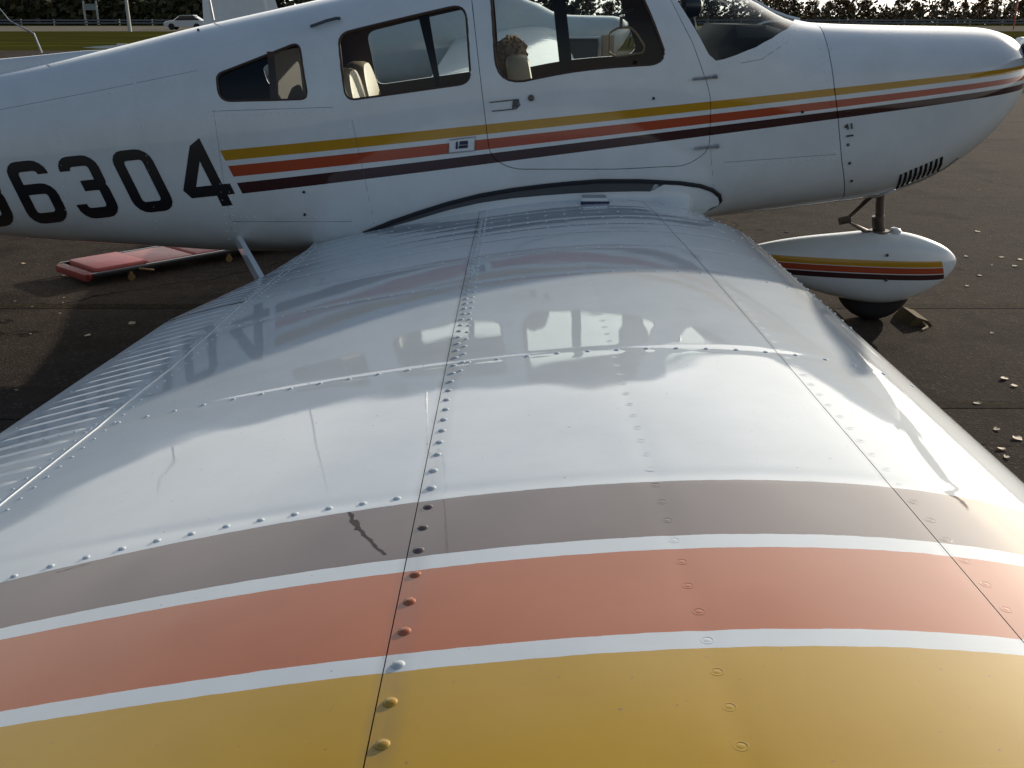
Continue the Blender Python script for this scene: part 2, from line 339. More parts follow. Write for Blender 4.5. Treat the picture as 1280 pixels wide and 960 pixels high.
def nrm(x, s):
    e = 1e-3; dx = P0(np.asarray(x) + e, s) - P0(np.asarray(x) - e, s); ds = P0(x, np.asarray(s) + e) - P0(x, np.asarray(s) - e)
    n = np.cross(dx, ds); n /= np.linalg.norm(n, axis=-1, keepdims=True) + 1e-12
    c = P0(x, s); cen = np.stack([c[..., 0], np.full_like(c[..., 0], YC), secp(c[..., 0])[2]], -1)
    sg = np.sign(np.sum(n * (c - cen), -1, keepdims=True)); return n * np.where(sg == 0, 1, sg)
def PO(x, s, off=0.0):
    return P0(x, s) + off * nrm(x, s)
def s_of(x, z):
    zt, zb, zc, hw = secp(x); d = z - zc
    n, h = (NU(x), zt - zc) if d >= 0 else (NL(x), zc - zb)
    q = min(abs(d) / h, .9999); yy = (1 - q ** n) ** (1 / n)
    return math.atan2(yy, (d / h)) / math.pi
def body(u, v):
    Y = 4.42
    for i in range(14):
        p = atY(u, v, Y); x = min(max(p.x, -5.2), 2.29); zt, zb, zc, hw = secp(x)
        z = min(max(p.z, zb + .002), zt - .002); s = s_of(x, z); yn = float(P0(x, s)[1]); Y = .5 * Y + .5 * yn
    return (x, s)
def rpoly(pts, r, seg=6):
    out = []; n = len(pts); rr = r if isinstance(r, (list, tuple)) else [r] * n
    for i in range(n):
        p, a, b = Vector(pts[i]), Vector(pts[i - 1]), Vector(pts[(i + 1) % n]); d1 = (a - p); d2 = (b - p)
        k = min(rr[i], d1.length * .48, d2.length * .48)
        if k < .3: out.append(tuple(p)); continue
        A = p + d1.normalized() * k; B = p + d2.normalized() * k
        for j in range(seg + 1):
            t = j / seg; out.append(tuple(A * (1 - t) ** 2 + p * 2 * t * (1 - t) + B * t * t))
    return out
def dens(poly, step, closed=True):
    out = []; n = len(poly)
    for i in range(n if closed else n - 1):
        a, b = np.array(poly[i], float), np.array(poly[(i + 1) % n], float); k = max(1, int(np.linalg.norm(b - a) / step))
        for j in range(k): out.append(tuple(a + (b - a) * j / k))
    if not closed: out.append(tuple(poly[-1]))
    return out
def inpoly(P, poly):
    P = np.asarray(P, float); x, y = P[:, 0], P[:, 1]; q = np.asarray(poly, float); c = np.zeros(len(P), bool); j = len(q) - 1
    for i in range(len(q)):
        xi, yi, xj, yj = q[i][0], q[i][1], q[j][0], q[j][1]
        if yi != yj: c ^= ((yi > y) != (yj > y)) & (x < (xj - xi) * (y - yi) / (yj - yi) + xi)
        j = i
    return c
def shrink(poly, d, k=1.35):
    """move an (x,s) outline inwards by d metres (negative: outwards); k scales s to metres"""
    q = np.array(poly, float); q[:, 1] *= k; n = len(q)
    area = .5 * np.sum(q[:, 0] * np.roll(q[:, 1], -1) - np.roll(q[:, 0], -1) * q[:, 1]); sg = 1 if area > 0 else -1
    t = np.roll(q, -1, 0) - np.roll(q, 1, 0); t /= np.linalg.norm(t, axis=1, keepdims=True) + 1e-9
    q = q + d * sg * np.stack([-t[:, 1], t[:, 0]], -1); q[:, 1] /= k; return [tuple(a) for a in q]
def panel(name, outer, holes, mats, parent, dx=.04, ds=.02, thick=.012, off=0.0, rim=0):
    outer = dens(outer, .03); holes = [dens(h, .03) for h in holes]
    oa = np.array(outer); x0, y0 = oa.min(0); x1, y1 = oa.max(0)
    gx, gs = np.meshgrid(np.arange(x0 + dx * .5, x1, dx), np.arange(y0 + ds * .5, y1, ds)); G = np.stack([gx.ravel(), gs.ravel()], -1)
    keep = inpoly(G, outer)
    for h in holes: keep &= ~inpoly(G, h)
    allb = np.array(sum([outer] + holes, []))
    if len(allb):
        sc = np.array([1 / dx, 1 / ds]); A = G * sc; B = allb * sc; mind = np.full(len(A), 9.)
        for i0 in range(0, len(B), 200): mind = np.minimum(mind, np.sqrt(((A[:, None] - B[None, i0:i0 + 200]) ** 2).sum(-1)).min(1))
        keep &= mind > .3
    G = G[keep]
    vs = [Vector((a, b)) for loop in [outer] + holes for a, b in loop]; ed = []; o = 0
    for loop in [outer] + holes:
        n = len(loop); ed += [(o + i, o + (i + 1) % n) for i in range(n)]; o += n
    vs += [Vector(g) for g in G]
    rv, re, rf, *_ = delaunay_2d_cdt(vs, ed, [], 0, 1e-7)
    V = np.array([tuple(q) for q in rv]); F = np.array(rf); C = V[F].mean(1)
    ok = inpoly(C, outer)
    for h in holes: ok &= ~inpoly(C, h)
    F = F[ok]; used = np.unique(F); remap = -np.ones(len(V), int); remap[used] = np.arange(len(used)); V = V[used]; F = remap[F]
    Po = PO(V[:, 0], V[:, 1], off); nn = nrm(V[:, 0], V[:, 1])
    fn = np.cross(Po[F[:, 1]] - Po[F[:, 0]], Po[F[:, 2]] - Po[F[:, 0]]); flip = (fn * nn[F].mean(1)).sum(1) < 0; F[flip] = F[flip][:, ::-1]
    faces = [tuple(f) for f in F]; fm = [0] * len(faces); verts = list(Po)
    if thick:
        n = len(V); verts += list(Po - nn * thick); faces += [tuple(n + i for i in f[::-1]) for f in F]; fm += [1] * len(F)
        cnt = {}
        for f in F:
            for a, b in ((f[0], f[1]), (f[1], f[2]), (f[2], f[0])): cnt[(a, b)] = 1
        for (a, b) in cnt:
            if (b, a) not in cnt: faces.append((b, a, n + a, n + b)); fm.append(rim)
    m = mesh(name, verts, faces, True, mats, fm, 35)
    bm = bmesh.new(); bm.from_mesh(m); bmesh.ops.remove_doubles(bm, verts=bm.verts, dist=1e-5); bm.to_mesh(m); bm.free(); m.set_sharp_from_angle(angle=R(35))
    return link(name, m, parent)

# fuselage paint: stripes fitted to the side in (x, z)
def side_pts(l): 
    o = []
    for u, v in l:
        x, s = body(u, v); o.append((x, float(P0(x, s)[2])))
    return np.array(o)
EDG = [[(290, 187), (600, 156), (820, 133), (1040, 112), (1275, 82)], [(290, 200), (600, 169), (820, 144), (1040, 120), (1275, 89)],
       [(290, 207), (600, 175), (820, 150), (1040, 126), (1275, 95)], [(290, 221), (600, 188), (820, 162), (1040, 135), (1275, 101)],
       [(300, 228), (600, 194), (820, 167), (1040, 138), (1275, 106)], [(300, 242), (600, 207), (820, 178), (1040, 148), (1275, 113)]]
def fus_paint():
    m = bpy.data.materials.new('fuselage_paint'); m.use_nodes = True
    N, p, s, gr = paint_base(m, .38, .05); x, z = s.outputs[0], s.outputs[2]
    fits = [np.polyfit(*side_pts(e).T, 2) for e in EDG]
    def above(k):
        a, b, c = [float(q) for q in fits[k]]
        return N.math('LESS_THAN', z, N.math('MULTIPLY_ADD', N.math('MULTIPLY_ADD', x, a, b), x, c))
    st = side_pts([(275, 188), (303, 242)]); kx = float((st[1][0] - st[0][0]) / (st[1][1] - st[0][1]))
    start = N.math('GREATER_THAN', x, N.math('MULTIPLY_ADD', z, kx, float(st[0][0] - kx * st[0][1])))
    c = WHITE
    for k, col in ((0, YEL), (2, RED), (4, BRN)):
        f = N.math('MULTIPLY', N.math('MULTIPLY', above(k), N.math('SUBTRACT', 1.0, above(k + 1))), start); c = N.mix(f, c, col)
    c = N.mix(1, c, gr, 'MULTIPLY'); N.l(c, p.inputs['Base Color']); return m
M['fus'] = fus_paint()
FM = [M['fus'], M['trim']]

plane = tag(empty('airplane', (0, YC, 0)), 'white low wing airplane with yellow red and black stripes filling the foreground', 'airplane')

def px(pts, r=0): return [body(*p) for p in (rpoly(pts, r) if r else pts)]
mir = lambda poly: [(x, -s) for x, s in poly]
win_rear = px([(422, 42), (582, 4), (589, 104), (432, 126)], [16, 20, 16, 14])
win_small = px([(270, 93), (374, 52), (385, 124), (274, 127)], [8, 12, 10, 16])
win_front = px([(610, -46), (778, -52), (838, 78), (621, 106)], [14, 20, 26, 34])
cowl_line = [body(u, v) for u, v in [(1024, 33), (1032, 50), (1038, 75), (1043, 110), (1048, 150), (1052, 200), (1055, 245)]]
XC = np.mean([q[0] for q in cowl_line[3:5]])
cl_s = np.array([-.0] + [q[1] for q in cowl_line] + [1.0]); cl_x = np.array([cowl_line[0][0] - .02] + [q[0] for q in cowl_line] + [cowl_line[-1][0]])
o_ = np.argsort(cl_s); cl_s, cl_x = cl_s[o_], cl_x[o_]
cowl_x = lambda s: float(np.interp(abs(s), cl_s, cl_x))
door = px(dens(rpoly([(590, -70), (590, 0), (600, 90), (609, 165), (613, 196), (640, 211), (770, 211), (858, 207), (886, 188), (889, 120), (866, 55), (838, 0), (812, -68)], [3, 0, 0, 0, 14, 14, 0, 14, 12, 20, 0, 0, 4], 4), 25))
ws = [(1.285, 0.0)] + [body(*q) for q in [(990, 31), (984, 36), (965, 48), (945, 59), (920, 69), (905, 74), (895, 76), (886, 68), (870, 38), (846, 0)]] + [(.70, .17), (.655, .08), (.645, 0)]
ws_full = ws + [(x, -s) for x, s in ws[::-1][1:-1]]
SS = np.linspace(-1, 1, 81)
body_outer = [(-4.75, s) for s in SS] + [(cowl_x(s) - .002, s) for s in SS[::-1]]
cowl_outer = [(cowl_x(s) + .002, s) for s in SS] + [(2.297, s) for s in SS[::-1]]
fus = panel('fuselage', body_outer, [win_rear, win_small, mir(win_rear), mir(win_small), mir(win_front), shrink(door, -.0025), ws_full], FM, plane)
doorO = panel('door', door, [win_front], FM, plane, dx=.03, ds=.015)
b = MB(); pts = [Vector(PO(x, s, -.018)) for x, s in dens(door, .03)]; b.tube(pts + [pts[0]], .009, 6, caps=False); b.build('door_gap_backing', M['rubber'], fus)  # dark backing added behind the door gap to stop light leaking through
tag(doorO, 'cabin door with front side window and flush handle')
cowl = panel('cowling', cowl_outer, [], [M['fus'], M['dark']], plane, dx=.025, ds=.0125)
def pane(name, outline, parent, grow=.004): return panel(name, shrink(outline, -grow), [], [M['glass'], M['glass']], parent, thick=0, off=-.008)
pane('window_pane', win_rear, fus); pane('window_pane', win_small, fus); pane('window_pane', mir(win_rear), fus); pane('window_pane', mir(win_small), fus); pane('window_pane', mir(win_front), fus)
pane('window_pane', win_front, doorO); pane('windshield', ws_full, fus)
def onbody(u, v, off=0):
    x, s = body(u, v); return Vector(PO(x, s, off))
def along(pts, r, name, mt, parent, off=.002, step=12, closed=False, n=6):
    pp = dens(pts, step, closed)
    b = MB(); b.tube([onbody(u, v, off) for u, v in pp], r, n); return b.build(name, mt, parent)
def decal(name, polys, mt, parent, off=.0015, step=6):
    b = MB()
    for poly in polys:   # quads given as 4 px corners, subdivided
        a, c_, d, e = [np.array(q, float) for q in poly]; n1 = max(1, int(np.linalg.norm(c_ - a) / step)); n2 = max(1, int(np.linalg.norm(e - a) / step))
        vs = []
        for i in range(n1 + 1):
            for j in range(n2 + 1):
                t, q = i / n1, j / n2; pt = (a * (1 - t) + c_ * t) * (1 - q) + (e * (1 - t) + d * t) * q; vs.append(onbody(pt[0], pt[1], off))
        b.add(vs, [(i * (n2 + 1) + j, (i + 1) * (n2 + 1) + j, (i + 1) * (n2 + 1) + j + 1, i * (n2 + 1) + j + 1) for i in range(n1) for j in range(n2)])
    return b.build(name, mt, parent)
# window surrounds: a thin dark seal inside each near window
def seal(outline, parent):
    q = dens(outline, .02); b = MB(); pts = [Vector(PO(x, s, -.004)) for x, s in q]; b.tube(pts + [pts[0]], .006, 6, caps=False); return b.build('window_seal', M['trim'], parent)
for o_l, par in ((win_rear, fus), (win_small, fus), (win_front, doorO)): seal(o_l, par)
b = MB(); pts = [Vector(PO(x, 0.0, .004)) for x in np.linspace(.64, 1.29, 12)]; b.tube(pts, .012, 6); b.build('windshield_post', M['white'], fus)

# registration characters
def stroke(path, w):
    """ribbon quads with mitred joints for a polyline in cell space"""
    p = [np.array(path[0], float)]
    for q in path[1:]:
        if np.linalg.norm(np.array(q, float) - p[-1]) > .3: p.append(np.array(q, float))
    closed = np.linalg.norm(p[0] - p[-1]) < .31
    if closed: p = p[:-1]
    n = len(p); L = []; Rr = []
    for i in range(n):
        d = []
        if closed or i > 0: q = p[i] - p[i - 1]; d.append(q / np.linalg.norm(q))
        if closed or i < n - 1: q = p[(i + 1) % n] - p[i]; d.append(q / np.linalg.norm(q))
        t = sum(d); t /= np.linalg.norm(t); nn = np.array([-t[1], t[0]]); k = 1 / max(.5, abs(np.dot(nn, np.array([-d[0][1], d[0][0]]))))
        L.append(p[i] + nn * w * .5 * k); Rr.append(p[i] - nn * w * .5 * k)
    return [(L[i], L[(i + 1) % n], Rr[(i + 1) % n], Rr[i]) for i in range(n if closed else n - 1)]
def arc(cx, cy, r, a0, a1, n=4): return [(cx + r * math.cos(R(a0 + (a1 - a0) * i / n)), cy + r * math.sin(R(a0 + (a1 - a0) * i / n))) for i in range(n + 1)]
T = 13.0; W_, H_ = 49.0, 77.0; c_ = 10.0; hT = T / 2
l_, r_, b0, t0 = hT, W_ - hT, hT, H_ - hT
mid_ = H_ * .52
GL = {
 '0': [arc(l_ + c_, b0 + c_, c_, 180, 270) + arc(r_ - c_, b0 + c_, c_, 270, 360) + arc(r_ - c_, t0 - c_, c_, 0, 90) + arc(l_ + c_, t0 - c_, c_, 90, 180) + [(l_, b0 + c_)]],
 '6': [[(r_, t0 - 11)] + arc(r_ - c_, t0 - c_, c_, 0, 90) + arc(l_ + c_, t0 - c_, c_, 90, 180) + arc(l_ + c_, b0 + c_, c_, 180, 270) + arc(r_ - c_, b0 + c_, c_, 270, 360) + arc(r_ - c_, mid_ - c_ + 2, c_, 0, 90) + [(l_ + 3, mid_ + 2)]],
 '3': [[(l_, t0 - 11)] + arc(l_ + c_, t0 - c_, c_, 180, 90) + arc(r_ - c_, t0 - c_, c_, 90, 0) + arc(r_ - 6, mid_ + 6, 6, 0, -80) + [(l_ + 12, mid_)], [(r_ - 9, mid_)] + arc(r_ - 7, mid_ - 7, 7, 80, 0) + arc(r_ - c_, b0 + c_, c_, 0, -90) + arc(l_ + c_, b0 + c_, c_, 270, 180) + [(l_, b0 + 12)]],
 '4': [[(r_ - 4, 0), (r_ - 4, H_ - hT * .6), (r_ - 9, H_ - hT), (l_ - 4, H_ * .30), (l_ - 2, H_ * .255), (r_ + 12, H_ * .255)]],
 'N': [[(l_, 0), (l_, H_ - 2), (r_, 2), (r_, H_)]],
}
def glyph(ch, bl, par):
    B = np.array(bl, float); ex = np.array([1.0, -.105]); ey = np.array([-.50, -1.0])
    q = []
    for path in GL[ch]:
        for quad in stroke(path, T): q.append([B + ex * a[0] + ey * a[1] for a in quad])
    return decal('registration_character', q, M['black'], par, .0016, 5)
for ch, bl in (('N', (-90, 291)), ('3', (-26, 286)), ('6', (41, 281)), ('3', (105, 274.5)), ('0', (173, 267)), ('4', (246, 261))): glyph(ch, bl, fus)

# small fuselage fittings
for a, bb in (([(610, 128), (613, 127)], 0),):
    pass
along([(612, 128), (640, 125), (648, 124), (650, 131), (645, 136), (615, 139)], .0022, 'door_handle', M['dkmetal'], doorO, .002, 6, True)
decal('handle_paddle', [[(641, 125.5), (648.5, 124.5), (648, 133), (640, 136)]], M['grey'], doorO, .003)
b = MB(); p_ = onbody(664, 122.5); b.lathe([(0, .013), (.006, .013), (.008, .010)], p_, Vector((0, -1, .1)), 14); b.build('lock', M['dkmetal'], doorO)
for u, v, l in ((866, 98, 28), (868, 184.5, 28)):
    b = MB(); b.tube([onbody(u, v + 1, .006), onbody(u + l, v - 2, .006)], .006, 8); b.tube([onbody(u + l - 2, v - 2, .008), onbody(u + l + 2, v - 2.4, .008)], .0085, 8); b.build('hinge', M['metal'], doorO)
pl = decal('emblem_plate', [[(562, 175), (594, 171), (593, 188), (561, 191)]], M['white'], fus, .004)
decal('emblem_mark', [[(570, 177), (572.5, 176.7), (572.3, 186), (569.5, 186.3)], [(574.5, 176.5), (585, 175.5), (585, 180.3), (574.3, 181)], [(573.5, 181.8), (585, 180.8), (584.7, 184.6), (573.2, 185.6)]], M['blue'], pl, .006)
along([(562, 175), (594, 171), (593, 188), (561, 191)], .002, 'emblem_rim', M['metal'], pl, .004, 6, True)
# panel seams (thin dark laps) on the tail cone and cabin side
for pts in ([(-10, 139), (120, 114), (247, 88)], [(265, 139), (340, 136.5), (416, 134)], [(267, 138), (280, 230), (292, 300)], [(440, 150), (452, 205), (468, 280)], [(290, 277), (440, 277)], [(905, 203), (960, 199), (1045, 193)], [(888, 188), (892, 232)]):
    along(pts, .0009, 'panel_seam', M['grey'], fus, -.0004, 14, n=5)
along([(926, 79), (952, 74), (985, 52)], .0010, 'panel_seam', M['grey'], fus, -.0004, 10)
for u, v in ((248, 38), (380, 240), (381, 268), (1003, 140), (817, 123)):
    b = MB(); b.lathe([(0, .006), (.006, .005), (.008, .002)], onbody(u, v), nrm(*body(u, v)), 10); b.build('drain_port', M['rubber'], fus)
along([(390, 37), (396, 35), (410, 30), (422, 27), (427, 27)], .007, 'grab_handle', M['grey'], fus, .018, 5)
for (x, dz, par) in ((0, 0, 0),):
    pass
# rows of small rivets along the laps
fr_ = MB()
def fdome(u, v, r=.0046):
    x, s_ = body(u, v); p_ = Vector(PO(x, s_)); n_ = Vector(nrm(x, s_)); fr_.lathe([(-.001, r), (.0005, r), (.0014, r * .6), (.0017, r * .1)], p_, n_, 7)
for pts, off_ in (([(-10, 145), (120, 120), (247, 94)], 0), ([(262, 139), (275, 230), (286, 300)], 0), ([(272, 139), (285, 230), (296, 300)], 0), ([(435, 150), (447, 205), (463, 280)], 0), ([(300, 272), (440, 272)], 0), ([(265, 144), (340, 141.5), (416, 139)], 0), ([(1040, 60), (1036.5, 75), (1034, 60)], 0),
    ([(1026, 60), (1036, 110), (1041, 150), (1045, 200), (1047, 244)], 0), ([(160, 60), (175, 140), (190, 240), (196, 296)], 0), ([(60, 80), (72, 160), (84, 290)], 0), ([(905, 208), (960, 204), (1040, 198)], 0), ([(900, 80), (935, 74), (965, 58), (995, 38)], 0), ([(300, 50), (340, 46), (400, 60)], 0)):
    for u, v in dens(pts, 9, False): fdome(u, v)
o = fr_.build('rivets', M['fus'], fus, sharp=60); o['kind'] = 'stuff'
# whip antennas on the spine
for (u, v, tip, mid2) in ((267, 25, (232, -165), (258, -20)), (445, -10, (400, -330), (437, -90)), (52, 66, (-6, 4), (42, 42))):
    b = MB(); a = atY(u, v, YC); b.tube([a, atY(*mid2, YC), atY((mid2[0] + tip[0]) / 2 - (6 if u < 100 else 0), (mid2[1] + tip[1]) / 2 + (3 if u < 100 else 0), YC), atY(*tip, YC)], [.006, .005, .003, .002], 6); b.build('whip_antenna', M['metal'], fus)
# dorsal spine rising towards the fin
b = MB(); vs = []; xs = np.linspace(-3.9, -1.85, 24)
for x in xs:
    t = (x + 3.9) / 2.05; top = float(ZT(x)) + .002 + .16 * (1 - t) ** .75
    zb = float(ZT(x)) - .03; wd = .12 * (1 - t) + .02
    for k in range(9):
        q = math.pi * k / 8; vs.append((x, YC - wd * math.cos(q) * (.9), zb + (top - zb) * math.sin(q) ** .7))
b.add(vs, [(i * 9 + k, i * 9 + k + 1, (i + 1) * 9 + k + 1, (i + 1) * 9 + k) for i in range(len(xs) - 1) for k in range(8)]); b.build('dorsal_fairing', M['white'], fus)
# tail (behind the frame's left edge)
def slab(name, root, tip, parent, t=.05, mt='white'):
    """tapered aerofoil slab between two chord lines ((le),(te))"""
    b = MB(); vs = []; n = 10
    for (le, te) in (root, tip):
        le, te = Vector(le), Vector(te); span = (Vector(tip[0]) - Vector(root[0])); nn = (te - le).cross(span).normalized(); c = (te - le).length
        for sg in (1, -1):
            for k in range(n + 1):
                q = k / n; th = t * c * 1.5 * (math.sqrt(q) * (1 - q) + .02 * (1 - q)); vs.append(le.lerp(te, q) + nn * th * sg)
    st = 2 * (n + 1)
    fs = [(k, k + 1, st + k + 1, st + k) for k in range(n)] + [(n + 1 + k + 1, n + 1 + k, st + n + 1 + k, st + n + 1 + k + 1) for k in range(n)]
    fs += [(st + k, st + k + 1, st + n + 2 + k, st + n + 1 + k) for k in range(n)]
    b.add(vs, fs); return b.build(name, M[mt], parent)
slab('fin', ((-3.5, YC, 1.02), (-5.25, YC, .98)), ((-4.45, YC, 2.85), (-5.32, YC, 2.85)), plane)
slab('stabilator', ((-4.65, YC, 1.06), (-5.5, YC, 1.03)), ((-4.65, YC - 1.9, 1.06), (-5.5, YC - 1.9, 1.03)), plane)
slab('stabilator', ((-4.65, YC, 1.06), (-5.5, YC, 1.03)), ((-4.65, YC + 1.9, 1.06), (-5.5, YC + 1.9, 1.03)), plane)

# cowling fittings
for u, v in ((1057.5, 158), (1060, 181), (1062, 204), (1064.5, 226)):
    b = MB(); b.lathe([(0, .007), (.003, .006), (.004, .003)], onbody(u, v), nrm(*body(u, v)), 10); b.build('cowl_screw', M['dkmetal'], cowl)
for q in ([(1056, 140), (1063, 139), (1064, 144), (1057, 145)],):
    along(q, .0015, 'cowl_latch', M['grey'], cowl, .002, 5, True)
b = MB(); b.tube([onbody(1059, 155, .003), onbody(1060, 162, .003)], .003, 6); b.tube([onbody(1064, 154, .003), onbody(1065, 161, .003)], .003, 6); b.tube([onbody(1058, 170, .004), onbody(1066, 169, .004)], .004, 6); b.build('cowl_latch', M['grey'], cowl)
for i in range(9):
    t = i / 8; u, v = 1126 + 51 * t, 218 - 22 * t; ln = 17
    b = MB(); q0, q1, q2 = onbody(u, v, .001), onbody(u - 1.5, v + ln * .55, .001), onbody(u - 5, v + ln, .001)
    b.tube([q0, q1, q2], [.006, .007, .005], 6); b.build('louvre', M['dark'], cowl)
along([(1092, 247), (1105, 242), (1118, 238)], .006, 'cowl_lip', M['white'], cowl, .002, 5)
along([(1118, 236), (1150, 226), (1180, 211), (1198, 197)], .003, 'cowl_lip', M['grey'], cowl, .0, 8)
# nose: air inlets, spinner, propeller
for sg in (-1, 1):
    b = MB(); b.lathe([(0, .075), (.02, .085), (.03, .075)], (2.215, YC + sg * .20, 1.23), (1, sg * .35, 0), 18); b.build('air_inlet', M['dark'], cowl)
b = MB(); b.lathe([(0, .125), (.05, .122), (.13, .092), (.20, .048), (.235, .008)], (2.30, YC, 1.205), (1, 0, .03), 24); sp = b.build('spinner', M['white'], plane)
for sg in (-1, 1):
    b = MB(); vs = []
    for k in range(13):
        t = k / 12; rr = .1 + .80 * t; ch = (.05 + .06 * math.sin(math.pi * min(1, t * 1.1 + .1))) * (1 if t < .95 else .6); tw = R(55 - 38 * t)
        ax = Vector((0, sg * math.cos(R(-14)), sg * math.sin(R(-14)))); tn = Vector((0, -math.sin(R(-14)), math.cos(R(-14)))) * sg
        c0 = Vector((2.345, YC, 1.205)) + ax * rr; cd = tn * math.cos(tw) + Vector((1, 0, 0)) * math.sin(tw); nd = cd.cross(ax).normalized()
        for (a, h) in ((-.5, 0), (-.2, .12), (.2, .10), (.5, 0), (.2, -.03), (-.2, -.03)): vs.append(c0 + cd * ch * a + nd * ch * h)
    b.add(vs, [(i * 6 + k, i * 6 + (k + 1) % 6, (i + 1) * 6 + (k + 1) % 6, (i + 1) * 6 + k) for i in range(12) for k in range(6)] + [tuple(72 + k for k in range(6))]); b.build('propeller_blade', M['black'], sp)

# ------------------------------------------------------------------ wing
def WLE(Y): return np.interp(Y, [0.2, .42, 1.67, 3.99, 4.5], [.80, .872, .897, .946, .86])
def WTE(Y): return np.interp(Y, [0.2, .42, 2.22, 3.24, 3.89, 4.6], [-1.19, -1.20, -1.18, -1.113, -.948, -.85])
RIBS = [.52, 1.395, 2.055, 2.84, 3.22, 3.54, 3.72, 3.88, 4.02, 4.15, 4.30, 4.43]
def foil(k):
    k = np.clip(k, 0, 1)
    yt = .71 * (.2969 * np.sqrt(k) - .126 * k - .3516 * k ** 2 + .2843 * k ** 3 - .1020 * k ** 4)
    yc = np.where(k < .4, .02 / .16 * (.8 * k - k * k), .02 / .36 * (.2 + .8 * k - k * k)); return yt, yc
def zbase(Y): return .640 - (Y - .94) * .0245
def wz(x, Y, top=True, disp=True):
    x = np.asarray(x, float); Y = np.asarray(Y, float)
    le, te = WLE(Y), WTE(Y); c = le - te; k = np.clip((le - x) / c, 0, 1); yt, yc = foil(k); tipf = np.clip((Y - .2) / .22, 0, 1) ** .5
    z = zbase(Y) - k * c * math.tan(R(2.7)) + c * yc + c * yt * (1 if top else -1) * np.where(Y < .42, tipf, 1)
    if disp and top:
        d = 0
        for yr in RIBS: d = d - .00075 * np.exp(-((Y - yr) / .020) ** 2)
        for xr in (-.125, .207, .56): d = d - .0004 * np.exp(-((x - xr) / .018) ** 2)
        d = d + .00022 * np.sin(7 * x + 2.1 * Y) * np.sin(9.3 * Y + 1.7 * x) + .00010 * np.sin(19 * x + 5) * np.sin(16 * Y + 3 * x)
        d = d + .00005 * np.sin(41 * Y + 9 * x) * np.sin(33 * x - 7 * Y)
        z = z + d * np.clip((k - .05) / .12, 0, 1)
    return z
def onwing(u, v):
    z = .7
    for i in range(30):
        p = atZ(u, v, z); z = .5 * z + .5 * float(wz(min(max(p.x, -1.12), .93), p.y, disp=False))
    return p.x, p.y
YS = np.unique(np.round(np.concatenate([np.linspace(.42, 4.62, 260)] + [y + np.linspace(-.05, .05, 15) for y in RIBS]), 4)); YS = YS[(YS >= .42) & (YS <= 4.62)]
def skin(name, fx0, fx1, nx, parent, extra=None, Ys=YS, flange=True, nose=False, nearx=()):
    t = np.linspace(0, 1, nx + 1); rows = []
    if nose:   # wrap round the leading edge to the underside
        a = np.linspace(-.9, 1, nx + 1)
    V = []
    for Y in Ys:
        if nose:
            c = WLE(Y) - WTE(Y); x1 = fx1(Y); kk = (WLE(Y) - x1) / c; k = np.abs(a) ** 2 * kk; x = WLE(Y) - k * c
            z = np.where(a >= 0, wz(x, Y), wz(x, Y, False))
        else:
            x = fx0(Y) + (fx1(Y) - fx0(Y)) * t; z = wz(x, np.full_like(x, Y))
            if extra: z = z + extra(x, Y)
        col_ = np.stack([x, np.full_like(x, Y), z], -1)
        if flange:
            e = col_[-1].copy(); e[2] -= .012; col_ = np.vstack([col_, e])
            if not nose: e = col_[0].copy(); e[2] -= .012; col_ = np.vstack([e, col_])
        V.append(col_)
    n = V[0].shape[0]; V = np.vstack(V)
    F = [(i * n + j, i * n + j + 1, (i + 1) * n + j + 1, (i + 1) * n + j) for i in range(len(Ys) - 1) for j in range(n - 1)]
    m = mesh(name, V, F, True, [M['wing']], None, 50)
    if np.mean([q.normal.z for q in list(m.polygons)[:: max(1, len(m.polygons) // 200)]]) < 0: m.flip_normals()
    return link(name, m, parent)
# underside is the wing part, skins and rivets are its pieces
t = np.linspace(0, 1, 40); V = []; Yb = np.linspace(.42, 4.62, 40)
for Y in Yb:
    c = WLE(Y) - WTE(Y); x = WLE(Y) - (.05 + .95 * t) * c; V.append(np.stack([x, np.full_like(x, Y), wz(x, np.full_like(x, Y), False)], -1))
V = np.vstack(V); F = [(i * 40 + j, (i + 1) * 40 + j, (i + 1) * 40 + j + 1, i * 40 + j + 1) for i in range(39) for j in range(39)]
wing = link('wing', mesh('wing', V, F, True, [M['wing']]), plane); tag(wing, 'near wing with yellow, red and brown tip stripes and rows of rivets')
G_ = .0010
hx = lambda Y: float(np.interp(Y, [.4, 1.67, 2.03, 2.54, 3.2, 3.7, 4.6], [-.930, -.912, -.880, -.850, -.852, -.862, -.875]))
skin('skin_panel', None, lambda Y: .551 + G_, 40, wing, nose=True)
skin('skin_panel', lambda Y: .551 - G_ * .4, lambda Y: -.137 + G_, 90, wing)
skin('skin_panel', lambda Y: -.137 - G_ * .4, lambda Y: hx(Y) + G_, 90, wing)
def beads(x, Y):
    q = (Y / .068) % 1.0; s_ = np.clip((hx(Y) - .035 - x) / .03, 0, 1) * np.clip((x - WTE(Y) - .03) / .03, 0, 1)
    return .0020 * math.exp(-((q - .5) / .11) ** 2) * s_
YA = np.unique(np.round(np.linspace(.62, 3.225, 580), 4)); YF = np.unique(np.round(np.linspace(3.24, 4.60, 310), 4))
ail = skin('aileron', lambda Y: hx(Y) - G_ * 2.2, WTE, 40, wing, beads, YA); skin('flap', lambda Y: hx(Y) - G_ * 2.2, WTE, 40, wing, beads, YF)
# hinge lip: pale raised strip along the gap
b = MB(); b.tube([(hx(Y) - .001, Y, float(wz(hx(Y), Y)) + .0005) for Y in np.linspace(.6, 4.55, 80)], .0016, 6); b.build('hinge_strip', M['white'], wing)
